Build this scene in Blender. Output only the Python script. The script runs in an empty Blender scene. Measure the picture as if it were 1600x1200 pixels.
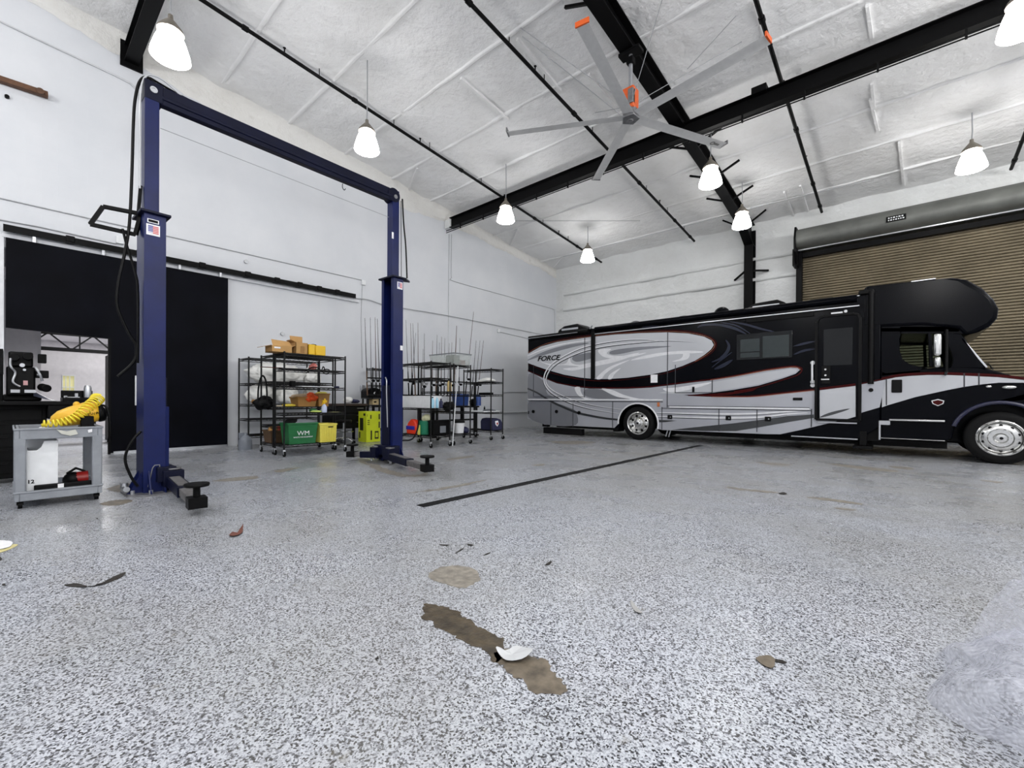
import bpy, bmesh, math, random
from mathutils import Vector, Matrix, noise
from mathutils.geometry import tessellate_polygon
random.seed(7)
SC = bpy.context.scene
COL = SC.collection
PI = math.pi
rad = math.radians

# ---------------------------------------------------------------- camera
F_PX, CXP, CYP, EYE = 689.3, 800.0, 627.8, Vector((0, 0, 1.1))
YAW, PITCH, ROLL = rad(-41.2067), rad(-0.2094), rad(0.3334)
_r = Vector((math.cos(YAW), -math.sin(YAW), 0)); _f = Vector((math.sin(YAW), math.cos(YAW), 0)); _u = Vector((0, 0, 1))
_f2 = _f * math.cos(PITCH) + _u * math.sin(PITCH); _u2 = _u * math.cos(PITCH) - _f * math.sin(PITCH)
_r3 = _r * math.cos(ROLL) + _u2 * math.sin(ROLL); _u3 = _u2 * math.cos(ROLL) - _r * math.sin(ROLL)
cam_d = bpy.data.cameras.new('camera'); cam = bpy.data.objects.new('camera', cam_d); COL.objects.link(cam)
m = Matrix.Identity(4)
for i in range(3):
    m[i][0], m[i][1], m[i][2], m[i][3] = _r3[i], _u3[i], -_f2[i], EYE[i]
cam.matrix_world = m
cam_d.sensor_fit = 'HORIZONTAL'; cam_d.sensor_width = 36.0
cam_d.lens = 36.0 * F_PX / 1600.0
cam_d.shift_y = (CYP - 600.0) / 1600.0
cam_d.clip_start = 0.05; cam_d.clip_end = 200
SC.camera = cam


def at(px, py, ax, v):
    """point of the plane axis=v that the photo shows at (px, py)"""
    d = _r3 * ((px - CXP) / F_PX) - _u3 * ((py - CYP) / F_PX) + _f2
    t = (v - EYE[ax]) / d[ax]
    return EYE + d * t


def gnd(px, py, z=0.0): return at(px, py, 2, z)

# ---------------------------------------------------------------- materials


def lin(c): return c / 12.92 if c <= 0.04045 else ((c + 0.055) / 1.055) ** 2.4


def rgb(r, g, b): return (lin(r / 255), lin(g / 255), lin(b / 255), 1)


class Nodes:
    def __init__(s, name):
        s.m = bpy.data.materials.new(name); s.m.use_nodes = True
        s.t = s.m.node_tree; s.n = s.t.nodes; s.b = s.n['Principled BSDF']; s.out = s.n['Material Output']

    def add(s, typ, **kw):
        n = s.n.new(typ)
        for k, v in kw.items(): setattr(n, k, v)
        return n

    def link(s, a, b): s.t.links.new(a, b)

    def coord(s): return s.add('ShaderNodeTexCoord').outputs['Object']

    def noise(s, scale, detail=4, rough=.55, vec=None):
        n = s.add('ShaderNodeTexNoise'); n.inputs['Scale'].default_value = scale
        n.inputs['Detail'].default_value = detail; n.inputs['Roughness'].default_value = rough
        s.link(vec or s.coord(), n.inputs['Vector']); return n.outputs['Fac']

    def ramp(s, fac, stops, interp='LINEAR'):
        r = s.add('ShaderNodeValToRGB'); r.color_ramp.interpolation = interp
        e = r.color_ramp.elements
        while len(e) < len(stops): e.new(.5)
        for k, (p, c) in enumerate(stops): e[k].position = p; e[k].color = c
        s.link(fac, r.inputs['Fac']); return r.outputs['Color']

    def mix(s, fac, a, b, blend='MIX'):
        n = s.add('ShaderNodeMix', data_type='RGBA', blend_type=blend)
        for sock, v in ((n.inputs['Factor'], fac), (n.inputs['A'] if False else n.inputs[6], a), (n.inputs[7], b)):
            if hasattr(v, 'links') or isinstance(v, bpy.types.NodeSocket): s.link(v, sock)
            else: sock.default_value = v
        return n.outputs[2]

    def bump(s, h, strength=.3, dist=.02):
        n = s.add('ShaderNodeBump'); n.inputs['Strength'].default_value = strength
        n.inputs['Distance'].default_value = dist; s.link(h, n.inputs['Height'])
        s.link(n.outputs['Normal'], s.b.inputs['Normal'])


MATS = {}


def M(name, col, rough=.5, metal=0., vary=None, bump=None, coat=0., emit=None, alpha=None, trans=None, spec=None):
    """plain procedural material: base colour with a noise variation and an optional bump"""
    if name in MATS: return MATS[name]
    N = Nodes(name); b = N.b
    b.inputs['Roughness'].default_value = rough; b.inputs['Metallic'].default_value = metal
    sc, am = vary or (9, .06)
    lo = tuple(c * (1 - am) for c in col[:3]) + (1,); hi = tuple(min(1, c * (1 + am)) for c in col[:3]) + (1,)
    N.link(N.ramp(N.noise(sc), [(.3, lo), (.7, hi)]), b.inputs['Base Color'])
    if bump: N.bump(N.noise(bump[0]), bump[1], bump[2] if len(bump) > 2 else .01)
    if coat: b.inputs['Coat Weight'].default_value = coat; b.inputs['Coat Roughness'].default_value = .04
    if spec is not None: b.inputs['Specular IOR Level'].default_value = spec
    if emit: b.inputs['Emission Color'].default_value = emit[0]; b.inputs['Emission Strength'].default_value = emit[1]
    if trans is not None: b.inputs['Transmission Weight'].default_value = trans
    if alpha is not None: b.inputs['Alpha'].default_value = alpha
    MATS[name] = N.m; return N.m


def floor_mat():
    N = Nodes('flake epoxy'); c = N.coord()
    mp = N.add('ShaderNodeMapping'); N.link(c, mp.inputs['Vector'])
    v = N.add('ShaderNodeTexVoronoi'); v.inputs['Scale'].default_value = 150; N.link(mp.outputs['Vector'], v.inputs['Vector'])
    s = N.add('ShaderNodeSeparateColor'); N.link(v.outputs['Color'], s.inputs['Color'])
    w1, w2, g1, g2, d1 = rgb(199, 203, 211), rgb(178, 182, 191), rgb(145, 148, 157), rgb(93, 96, 105), rgb(34, 35, 44)
    chips = N.ramp(s.outputs[0], [(0, w1), (.40, w2), (.59, g1), (.73, g2), (.85, d1)], 'CONSTANT')
    v2 = N.add('ShaderNodeTexVoronoi'); v2.inputs['Scale'].default_value = 330; N.link(mp.outputs['Vector'], v2.inputs['Vector'])
    s2 = N.add('ShaderNodeSeparateColor'); N.link(v2.outputs['Color'], s2.inputs['Color'])
    fine = N.ramp(s2.outputs[1], [(0, rgb(255, 255, 255)), (.72, rgb(214, 216, 222)), (.9, rgb(120, 122, 132))], 'CONSTANT')
    col = N.mix(.55, chips, N.mix(1., chips, fine, 'MULTIPLY'))
    # worn traffic dirt with a shape of its own
    dirt = N.ramp(N.noise(.42, 6, .62, c), [(.42, (.04, .04, .04, 1)), (.70, (.46, .46, .46, 1))])
    sx = N.add('ShaderNodeSeparateXYZ'); N.link(c, sx.inputs[0])
    far = N.add('ShaderNodeMapRange', interpolation_type='SMOOTHSTEP'); N.link(sx.outputs['Y'], far.inputs['Value'])
    for k, q in ((1, 1.5), (2, 8.5), (3, 0.), (4, .42)): far.inputs[k].default_value = q
    st = N.add('ShaderNodeMapping'); st.inputs['Scale'].default_value = (.35, 2.2, 1); N.link(c, st.inputs['Vector'])
    streak = N.ramp(N.noise(1.3, 6, .66, st.outputs['Vector']), [(.45, (.35, .35, .35, 1)), (.68, (1, 1, 1, 1))])
    fm = N.mix(1., far.outputs[0], streak, 'MULTIPLY')
    dd = N.mix(1., dirt, fm, 'ADD')
    col = N.mix(dd, col, rgb(136, 133, 124))
    sp = N.ramp(N.noise(6.5, 3, .6, c), [(.68, (0, 0, 0, 1)), (.74, (.35, .35, .35, 1))])
    col = N.mix(sp, col, rgb(120, 114, 100))
    N.link(col, N.b.inputs['Base Color'])
    rr = N.ramp(N.noise(1.3, 4, .6, c), [(.35, (.20, .2, .2, 1)), (.7, (.42, .42, .42, 1))])
    N.link(rr, N.b.inputs['Roughness']); N.bump(N.noise(160, 2, .5, c), .12, .002)
    return N.m


def foam_mat(name, base, dirty):
    N = Nodes(name); c = N.coord()
    a = N.ramp(N.noise(.75, 6, .65, c), [(.45, (0, 0, 0, 1)), (.8, (.8, .8, .8, 1))])
    st = N.add('ShaderNodeMapping'); st.inputs['Scale'].default_value = (1.2, 3, 4); st.inputs['Rotation'].default_value = (0, 0, .5); N.link(c, st.inputs['Vector'])
    ns = N.add('ShaderNodeTexNoise', noise_type='RIDGED_MULTIFRACTAL'); ns.inputs['Scale'].default_value = 1.3; ns.inputs['Detail'].default_value = 7; ns.inputs['Roughness'].default_value = .6
    N.link(st.outputs['Vector'], ns.inputs['Vector'])
    b = N.ramp(ns.outputs['Fac'], [(.42, (0, 0, 0, 1)), (.8, (1, 1, 1, 1))])
    pa = N.ramp(N.noise(.5, 3, .6, c), [(.42, (0, 0, 0, 1)), (.62, (1, 1, 1, 1))])
    f = N.mix(.5, a, N.mix(1., b, pa, 'MULTIPLY'))
    N.link(N.mix(N.ramp(f, [(0, (0, 0, 0, 1)), (1, (.7, .7, .7, 1))]), base, dirty), N.b.inputs['Base Color'])
    N.b.inputs['Roughness'].default_value = .75
    h = N.add('ShaderNodeMath', operation='ADD'); N.link(N.noise(6, 6, .62, c), h.inputs[0]); N.link(N.noise(1.7, 4, .6, c), h.inputs[1])
    h2 = N.add('ShaderNodeMath', operation='MULTIPLY_ADD'); N.link(ns.outputs['Fac'], h2.inputs[0]); h2.inputs[1].default_value = -.35; N.link(h.outputs[0], h2.inputs[2])
    N.bump(h2.outputs[0], .7, .06)
    return N.m


def block_mat():
    """white painted concrete block: courses only just showing through the paint"""
    N = Nodes('painted block'); c = N.coord()
    sp = N.add('ShaderNodeSeparateXYZ'); N.link(c, sp.inputs[0]); cb = N.add('ShaderNodeCombineXYZ')
    N.link(sp.outputs['Y'], cb.inputs[0]); N.link(sp.outputs['Z'], cb.inputs[1])
    br = N.add('ShaderNodeTexBrick'); br.inputs['Scale'].default_value = 1; br.inputs['Brick Width'].default_value = .4
    br.inputs['Row Height'].default_value = .2; br.inputs['Mortar Size'].default_value = .006; br.inputs['Mortar Smooth'].default_value = .6
    N.link(cb.outputs[0], br.inputs['Vector'])
    base = N.ramp(N.noise(.8, 5, .6, c), [(.35, rgb(205, 208, 213)), (.7, rgb(214, 216, 220))])
    N.link(base, N.b.inputs['Base Color']); N.b.inputs['Roughness'].default_value = .42
    inv = N.add('ShaderNodeMath', operation='SUBTRACT'); inv.inputs[0].default_value = 1; N.link(br.outputs['Fac'], inv.inputs[1])
    h = N.add('ShaderNodeMath', operation='MULTIPLY_ADD'); N.link(N.noise(60, 3, .6, c), h.inputs[0]); h.inputs[1].default_value = .25; N.link(inv.outputs[0], h.inputs[2])
    N.bump(h.outputs[0], .07, .01)
    return N.m


BLACK = M('black steel', rgb(9, 9, 10), .5, spec=.12)
BLACKP = M('black plastic', rgb(8, 8, 9), .45, spec=.14)
GLOSSBLK = M('gloss black paint', rgb(4, 5, 10), .2, spec=.08, vary=(2, .1))
NAVYBLK = M('blue black door paint', rgb(8, 9, 16), .55, vary=(1.4, .4), spec=.06)
LIFT = M('lift blue enamel', rgb(13, 25, 76), .36, vary=(3, .2), spec=.26)
LIFTD = M('lift dark blue enamel', rgb(8, 12, 36), .42, vary=(3, .2), spec=.18)
GREYM = M('worn grey metal', rgb(132, 132, 134), .42, .6, vary=(14, .25))
ARMTOP = M('scuffed arm steel', rgb(112, 110, 110), .5, .4, vary=(20, .3))
CHROME = M('polished aluminium', rgb(216, 216, 214), .13, 1.)
SILVERM = M('brushed silver', rgb(190, 192, 196), .3, .8)
WHITEP = M('white plastic', rgb(226, 228, 230), .4)
PAPER = M('white paper', rgb(236, 236, 238), .7)
GALV = M('galvanised pipe', rgb(186, 188, 191), .4, .3)
RUBBER = M('tyre rubber', rgb(13, 13, 14), .75, spec=.2, bump=(60, .25, .004))
WHITEW = M('white wall paint', rgb(226, 228, 232), .5)

# ---------------------------------------------------------------- mesh builder


class MB:
    def __init__(s): s.v = []; s.f = []; s.mi = []; s.k = 0

    def _add(s, vs, fs):
        b = len(s.v); s.v += [Vector(p) for p in vs]
        for f in fs: s.f.append(tuple(b + i for i in f)); s.mi.append(s.k)
        return s

    def mat(s, k): s.k = k; return s

    def box(s, x0, x1, y0, y1, z0, z1):
        x0, x1 = sorted((x0, x1)); y0, y1 = sorted((y0, y1)); z0, z1 = sorted((z0, z1))
        vs = [(x, y, z) for z in (z0, z1) for y in (y0, y1) for x in (x0, x1)]
        return s._add(vs, [(0, 2, 3, 1), (4, 5, 7, 6), (0, 1, 5, 4), (2, 6, 7, 3), (0, 4, 6, 2), (1, 3, 7, 5)])

    def obox(s, c, ax, ay, az):
        c, ax, ay, az = map(Vector, (c, ax, ay, az))
        vs = [c + ax * i + ay * j + az * k for k in (-1, 1) for j in (-1, 1) for i in (-1, 1)]
        return s._add(vs, [(0, 2, 3, 1), (4, 5, 7, 6), (0, 1, 5, 4), (2, 6, 7, 3), (0, 4, 6, 2), (1, 3, 7, 5)])

    def beam(s, p0, p1, w, h, up=(0, 0, 1)):
        p0, p1 = Vector(p0), Vector(p1); d = (p1 - p0); L = d.length; d /= L
        up = Vector(up); sd = d.cross(up)
        if sd.length < 1e-5: sd = d.cross(Vector((1, 0, 0)))
        sd.normalize(); uu = sd.cross(d)
        return s.obox((p0 + p1) / 2, d * L / 2, sd * w / 2, uu * h / 2)

    def ring(s, c, a, b, r0, r1, n): return [Vector(c) + a * r0 * math.cos(2 * PI * i / n) + b * r1 * math.sin(2 * PI * i / n) for i in range(n)]

    def cyl(s, p0, p1, r0, r1=None, n=14):
        p0, p1 = Vector(p0), Vector(p1); r1 = r0 if r1 is None else r1
        d = (p1 - p0).normalized(); a = d.orthogonal().normalized(); b = d.cross(a)
        vs = s.ring(p0, a, b, r0, r0, n) + s.ring(p1, a, b, r1, r1, n)
        fs = [(i, (i + 1) % n, n + (i + 1) % n, n + i) for i in range(n)] + [tuple(range(n - 1, -1, -1)), tuple(range(n, 2 * n))]
        return s._add(vs, fs)

    def tube(s, pts, r, n=8, taper=None):
        pts = [Vector(p) for p in pts]; vs = []; fs = []; a = None
        for i, p in enumerate(pts):
            d = (pts[min(i + 1, len(pts) - 1)] - pts[max(i - 1, 0)]).normalized()
            if a is None: a = d.orthogonal().normalized()
            a = (a - d * a.dot(d)); a = a.normalized() if a.length > 1e-6 else d.orthogonal().normalized()
            rr = r if taper is None else r + (taper - r) * i / (len(pts) - 1)
            vs += s.ring(p, a, d.cross(a), rr, rr, n)
        for i in range(len(pts) - 1):
            fs += [(i * n + j, i * n + (j + 1) % n, (i + 1) * n + (j + 1) % n, (i + 1) * n + j) for j in range(n)]
        fs += [tuple(range(n - 1, -1, -1)), tuple(range((len(pts) - 1) * n, len(pts) * n))]
        return s._add(vs, fs)

    def lathe(s, prof, c=(0, 0, 0), axis=(0, 0, 1), n=24):
        c = Vector(c); d = Vector(axis).normalized(); a = d.orthogonal().normalized(); b = d.cross(a); vs = []; fs = []
        for r, h in prof: vs += s.ring(c + d * h, a, b, max(r, 1e-4), max(r, 1e-4), n)
        for i in range(len(prof) - 1):
            fs += [(i * n + j, i * n + (j + 1) % n, (i + 1) * n + (j + 1) % n, (i + 1) * n + j) for j in range(n)]
        return s._add(vs, fs)

    def prism(s, poly, lo, hi, ax=1):
        """polygon in the two other axes, extruded along ax from lo to hi"""
        def P(p, w):
            q = list(p); q.insert(ax, w); return tuple(q)
        n = len(poly); vs = [P(p, lo) for p in poly] + [P(p, hi) for p in poly]
        fs = [(i, (i + 1) % n, n + (i + 1) % n, n + i) for i in range(n)]
        tr = tessellate_polygon([[Vector((p[0], p[1], 0)) for p in poly]])
        fs += [tuple(t) for t in tr] + [tuple(n + i for i in reversed(t)) for t in tr]
        return s._add(vs, fs)

    def poly(s, pts):
        pts = [Vector(p) for p in pts]
        tr = tessellate_polygon([pts]); return s._add(pts, [tuple(t) for t in tr])

    def slab(s, pts, off):
        """polygon given thickness along the vector off"""
        pts = [Vector(p) for p in pts]; n = len(pts); off = Vector(off)
        tr = tessellate_polygon([pts])
        return s._add(pts + [p + off for p in pts], [tuple(t) for t in tr] + [tuple(n + i for i in reversed(t)) for t in tr] +
                      [(i, (i + 1) % n, n + (i + 1) % n, n + i) for i in range(n)])

    def ball(s, c, rx, ry=None, rz=None, nu=18, nv=10):
        ry = rx if ry is None else ry; rz = rx if rz is None else rz; c = Vector(c); vs = []; fs = []
        for j in range(nv + 1):
            t = PI * j / nv
            vs += [c + Vector((rx * math.sin(t) * math.cos(2 * PI * i / nu), ry * math.sin(t) * math.sin(2 * PI * i / nu), rz * math.cos(t))) for i in range(nu)]
        for j in range(nv):
            fs += [(j * nu + i, (j + 1) * nu + i, (j + 1) * nu + (i + 1) % nu, j * nu + (i + 1) % nu) for i in range(nu)]
        return s._add(vs, fs)

    def grid(s, fn, nu, nv):
        vs = [fn(i / nu, j / nv) for j in range(nv + 1) for i in range(nu + 1)]
        return s._add(vs, [(j * (nu + 1) + i, j * (nu + 1) + i + 1, (j + 1) * (nu + 1) + i + 1, (j + 1) * (nu + 1) + i) for j in range(nv) for i in range(nu)])

    def jitter(s, amp, sc=3.0, seed=0):
        for k, p in enumerate(s.v):
            s.v[k] = p + noise.noise_vector(p * sc + Vector((seed * 7.3, 0, 0))) * amp
        return s

    def build(s, name, mat, parent=None, smooth=35, bevel=0, local=False, seg=2, label=None):
        me = bpy.data.meshes.new(name)
        org = Vector((0, 0, 0))
        if parent is not None and not local: org = parent['_o'] if '_o' in parent else Vector((0, 0, 0)); org = Vector(org)
        elif parent is None and not local:
            lo = Vector([min(p[i] for p in s.v) for i in range(3)]); hi = Vector([max(p[i] for p in s.v) for i in range(3)])
            org = Vector(((lo.x + hi.x) / 2, (lo.y + hi.y) / 2, lo.z)) if s.__dict__.get('recenter') else Vector((0, 0, 0))
        me.from_pydata([tuple(p - org) for p in s.v], [], s.f)
        mats = mat if isinstance(mat, (list, tuple)) else [mat]
        for q in mats: me.materials.append(q)
        if len(mats) > 1: me.polygons.foreach_set('material_index', s.mi)
        bm = bmesh.new(); bm.from_mesh(me); bmesh.ops.recalc_face_normals(bm, faces=bm.faces[:]); bm.to_mesh(me); bm.free()
        if smooth:
            me.polygons.foreach_set('use_smooth', [True] * len(me.polygons)); me.set_sharp_from_angle(angle=rad(smooth))
        o = bpy.data.objects.new(name, me); COL.objects.link(o)
        if parent is not None: o.parent = parent; o['_o'] = tuple(org) if not local else (0, 0, 0)
        else: o.location = org; o['_o'] = tuple(org)
        if label: o['label'] = label
        if bevel:
            md = o.modifiers.new('edge', 'BEVEL'); md.width = bevel; md.segments = seg; md.limit_method = 'ANGLE'; md.angle_limit = rad(40)
        return o


def tag(o, label, cat, group=None, kind=None):
    if label: o['label'] = label
    if cat: o['category'] = cat
    if group: o['group'] = group
    if kind: o['kind'] = kind
    return o


def thing(name, label, cat, loc=(0, 0, 0), group=None):
    o = bpy.data.objects.new(name, None); COL.objects.link(o); o.empty_display_size = .1
    o.location = loc; o['_o'] = tuple(loc)
    return tag(o, label, cat, group)


def struct(name, mb, mat, parent=None, label=None, **kw):
    o = mb.build(name, mat, parent, **kw)
    tag(o, label, None)
    if parent is None: o['kind'] = 'structure'
    return o


def dup(root, loc, label=None, rotz=None, group=None):
    """copy of a thing with copies of its parts and sub-parts"""
    r = root.copy(); COL.objects.link(r); r.location = loc; r['_o'] = tuple(loc)
    if rotz is not None: r.rotation_euler = (0, 0, rotz)
    if label: r['label'] = label
    if group: r['group'] = group
    for ch in list(root.children):
        c = ch.copy(); COL.objects.link(c); c.parent = r
        for g in list(ch.children):
            d = g.copy(); COL.objects.link(d); d.parent = c
    return r


def smooth_pts(pts, k=6, closed=False):
    """Catmull-Rom through the points"""
    P = [Vector(p) for p in pts]; n = len(P); out = []
    rng = range(n if closed else n - 1)
    for i in rng:
        a, b, c, d = (P[(i - 1) % n], P[i], P[(i + 1) % n], P[(i + 2) % n]) if closed else (P[max(i - 1, 0)], P[i], P[i + 1], P[min(i + 2, n - 1)])
        for j in range(k):
            t = j / k
            out.append(.5 * ((2 * b) + (c - a) * t + (2 * a - 5 * b + 4 * c - d) * t * t + (3 * b - a - 3 * c + d) * t ** 3))
    if not closed: out.append(P[-1])
    return out


def text_mesh(txt, size, depth=.002, shear=0., align='CENTER', bold=0.):
    cu = bpy.data.curves.new('lettering', 'FONT'); cu.body = txt; cu.size = size; cu.extrude = depth; cu.shear = shear; cu.offset = bold * size
    cu.align_x = align; cu.align_y = 'CENTER'
    o = bpy.data.objects.new('lettering', cu); COL.objects.link(o)
    dg = bpy.context.evaluated_depsgraph_get(); me = bpy.data.meshes.new_from_object(o.evaluated_get(dg))
    bpy.data.objects.remove(o); bpy.data.curves.remove(cu); return me


def lettering(name, txt, mat, parent, origin, right, up, size, shear=0., stretch=1., bold=0.):
    me = text_mesh(txt, size, shear=shear, bold=bold); me.name = name; me.materials.clear(); me.materials.append(mat)
    right = Vector(right).normalized(); up = Vector(up).normalized(); n = right.cross(up)
    off = Vector(parent['_o']) if parent is not None else Vector((0, 0, 0)); org = Vector(origin) - off
    for v in me.vertices: v.co = org + right * v.co.x * stretch + up * v.co.y + n * v.co.z
    o = bpy.data.objects.new(name, me); COL.objects.link(o)
    if parent is not None: o.parent = parent; o['_o'] = parent['_o']
    return o

# ================================================================ the setting
XW, YB, XR, YF = -11.65, 16.3, 7.5, -9.0      # left wall, back wall, right wall, wall behind the camera
roof = lambda y: 8.616 - .093 * y - .168


def on_roof(px, py, off=.2):
    d = _r3 * ((px - CXP) / F_PX) - _u3 * ((py - CYP) / F_PX) + _f2
    t = (8.616 - off - EYE.z) / (d.z + .093 * d.y); return EYE + d * t


FOAMC = foam_mat('ceiling foam', rgb(240, 240, 240), rgb(166, 163, 154))
FOAMW = foam_mat('wall foam', rgb(222, 224, 224), rgb(176, 175, 168))
FOAMS = foam_mat('overspray foam', rgb(224, 223, 220), rgb(166, 160, 146))

mb = MB(); mb.box(-26, XR, YF, YB + 1.2, -.3, 0)
floor = struct('floor', mb, floor_mat(), smooth=0)

# left wall with the big doorway, and the foam that laps down over its top
mb = MB(); W = .22
mb.box(XW - W, XW, YF, -.06, 0, 9.6); mb.box(XW - W, XW, 3.2, YB + .3, 0, 9.6); mb.box(XW - W, XW, -.06, 3.2, 3.7, 9.6)
wall_left = struct('wall_left', mb, block_mat(), smooth=0)


def lap_edge(y):
    ks = [(-9, 8.9), (-1, 8.3), (.6, 8.03), (1.77, 7.84), (3.4, 7.48), (5.13, 7.2), (6.8, 7.1), (8.34, 7.05), (9.9, 7.18), (11.4, 7.02), (13.25, 6.9), (15.9, 6.68), (16.4, 6.6)]
    for (a, za), (b, zb) in zip(ks, ks[1:]):
        if a <= y <= b: return za + (zb - za) * (y - a) / (b - a)
    return ks[-1][1]


def lap(u, v):
    y = YF + (YB - YF) * u; lo = lap_edge(y) + .10 * noise.noise(Vector((y * 1.1, 0, 3))) + .05 * noise.noise(Vector((y * 5, 1, 3)))
    hi = roof(y) + .05; z = lo + (hi - lo) * v
    t = min(1, v * 6) * .035 + .16 * max(0, (v - .62) / .38) ** 2
    return Vector((XW + .004 + t * (1 + .5 * noise.noise(Vector((y * 2, z * 2, 0)))), y, z))


mb = MB(); mb.grid(lap, 220, 18)
struct('foam_overspray', mb, FOAMS, wall_left, smooth=180)

# ceiling: sprayed deck with the purlins under it
mb = MB()
mb.grid(lambda u, v: Vector((XW - .1 + (XR - XW + .1) * u, YF + (YB + .2 - YF) * v,
        roof(YF + (YB + .2 - YF) * v) + .035 * noise.fractal(Vector((XW + (XR - XW) * u, (YB - YF) * v, 0)) * 1.1, 1, 2, 4))), 150, 200)
ceiling = struct('ceiling', mb, FOAMC, smooth=180)
yk = 15.03
while yk > YF:
    z = 8.416 - .093 * yk; pts = 120
    mb = MB()

    def pur(u, v, yk=yk, z=z):
        x = XW + .05 + (XR - XW - .1) * u; a = [(-.038, .12), (-.036, .004), (-.014, 0), (.014, 0), (.036, .004), (.038, .12)][int(round(v * 5))]
        return Vector((x, yk + a[0] + .012 * noise.noise(Vector((x * 1.7, yk, 1))), z + a[1] + .02 * noise.noise(Vector((x * 2.3, yk, 5)))))
    mb.grid(pur, 110, 5)
    struct('purlin', mb, FOAMC, ceiling, smooth=180)
    yk -= 1.485
for a, b in [((808, 61), (876, 141)), ((920, 116), (962, 168)), ((720, 122), (794, 186)), ((1405, 222), (1412, 290)), ((1360, 155), (1372, 205)), ((1250, 290), (1262, 330)),
             ((1225, 300), (1243, 345)), ((652, 262), (632, 300)), ((810, 358), (796, 384)), ((1355, 8), (1362, 60)), ((1180, 4), (1203, 80)), ((1362, 130), (1366, 170)), ((880, 400), (867, 417))]:
    p, q = on_roof(*a, off=.19), on_roof(*b, off=.19)
    if p.x < XW + .1: p.x = XW + .12
    if q.x < XW + .1: q.x = XW + .12
    mb = MB(); mb.beam(p, q, .05, .06); struct('purlin', mb, FOAMC, ceiling)

# back wall: foam over girts, with the doorway for the roller door
XD0, XD1, ZD = -2.38, 3.4, 6.15
DY = lambda x, z: .05 * noise.fractal(Vector((x * 1.3, z * 1.3, 9)), 1, 2, 4)


def bw(x0, x1, z0, z1):
    def f(u, v):
        x = x0 + (x1 - x0) * u; z = z0 + (z1 - z0) * v; y = YB + DY(x, z)
        if z > 6.3: y -= .5 * max(0, (z - 6.3) / .9) ** 2 * .6
        return Vector((x, y, z))
    mb.grid(f, max(2, int((x1 - x0) / .12)), max(2, int((z1 - z0) / .12)))


mb = MB(); bw(XW - .1, XD0, 0, 7.3); bw(XD0, XD1, ZD, 7.3); bw(XD1, XR, 0, 7.3)
mb.box(XD0 - .02, XD0 + .1, YB - .03, YB + .4, 0, ZD); mb.box(XD1, XD1 + .1, YB - .03, YB + .4, 0, ZD)
wall_back = struct('wall_back', mb, FOAMW, smooth=180)
for z in (.9, 2.4, 3.75, 5.08, 5.76):
    for x0, x1 in ((XW + .45, XD0 - .05), (XD1 + .15, XR)):
        mb = MB()
        mb.grid(lambda u, v: Vector((x0 + (x1 - x0) * u, YB - [0, .09, .1, .02][int(round(v * 3))] + .015 * noise.noise(Vector((u * 17, z, 2))),
                z + [.1, .085, 0, -.03][int(round(v * 3))] + .02 * noise.noise(Vector((u * 11, z, 7))))), 70, 3)
        struct('girt', mb, FOAMW, wall_back, smooth=180)
mb = MB(); mb.box(XR, XR + .2, YF, YB, 0, 9.8); struct('wall_right', mb, WHITEW, smooth=0)
mb = MB(); mb.box(XW, XR, YF - .2, YF, 0, 9.8); struct('wall_front', mb, WHITEW, smooth=0)

# bare spots where the epoxy flake coat has come away
CONC = M('bare concrete', rgb(104, 95, 82), .5, vary=(16, .45), bump=(30, .5, .006))
CONCW = M('wet brown concrete', rgb(68, 58, 42), .34, vary=(13, .65), bump=(24, .6, .008))
CONCG = M('grey bare concrete', rgb(134, 128, 118), .4, vary=(18, .4), bump=(30, .5, .006))


def patch(pts, mat, label=None, z=.0015, rough=.026):
    P = [gnd(*p) for p in pts]
    sz = max((a - P[0]).length for a in P); k = 10 if sz > .2 else 5
    P = smooth_pts(P, k, True)
    P = [p + sum((Vector((noise.noise(p * f), noise.noise(p * f + Vector((5, 5, 0))), 0)) * rough * w * min(1.6, sz + .3) for f, w in ((14, 1.2), (34, .9), (90, .4), (200, .15))), Vector()) for p in P]
    mb = MB(); mb.poly([(p.x, p.y, z) for p in P]); o = mb.build('bare_patch', mat, floor, smooth=0); o['kind'] = 'structure'
    if label: o['label'] = label
    return o


patch([(659, 955), (676, 944), (712, 954), (724, 962), (745, 978), (775, 993), (792, 1003), (790, 1022), (772, 1035), (756, 1018), (735, 1008), (700, 988), (679, 976), (662, 968)], CONCW, 'long brown bare patch in the speckled floor')
patch([(772, 1020), (800, 1012), (834, 1026), (850, 1032), (868, 1052), (886, 1072), (884, 1082), (845, 1084), (815, 1066), (800, 1052), (785, 1040)], CONC, 'light brown end of the long bare patch')
patch([(672, 904), (682, 889), (712, 884), (740, 889), (750, 903), (742, 912), (722, 919), (700, 914)], CONCG, 'grey bare patch beyond the long brown one')
patch([(155, 788), (176, 782), (206, 781), (200, 786), (180, 790)], CONC)
patch([(168, 764), (190, 757), (212, 757), (200, 766), (182, 769)], CONC)
patch([(560, 720), (570, 716), (600, 731), (640, 742), (668, 738), (660, 744), (610, 742)], CONCG)
patch([(330, 752), (360, 747), (400, 744), (400, 748), (360, 752)], CONCG)
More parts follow.
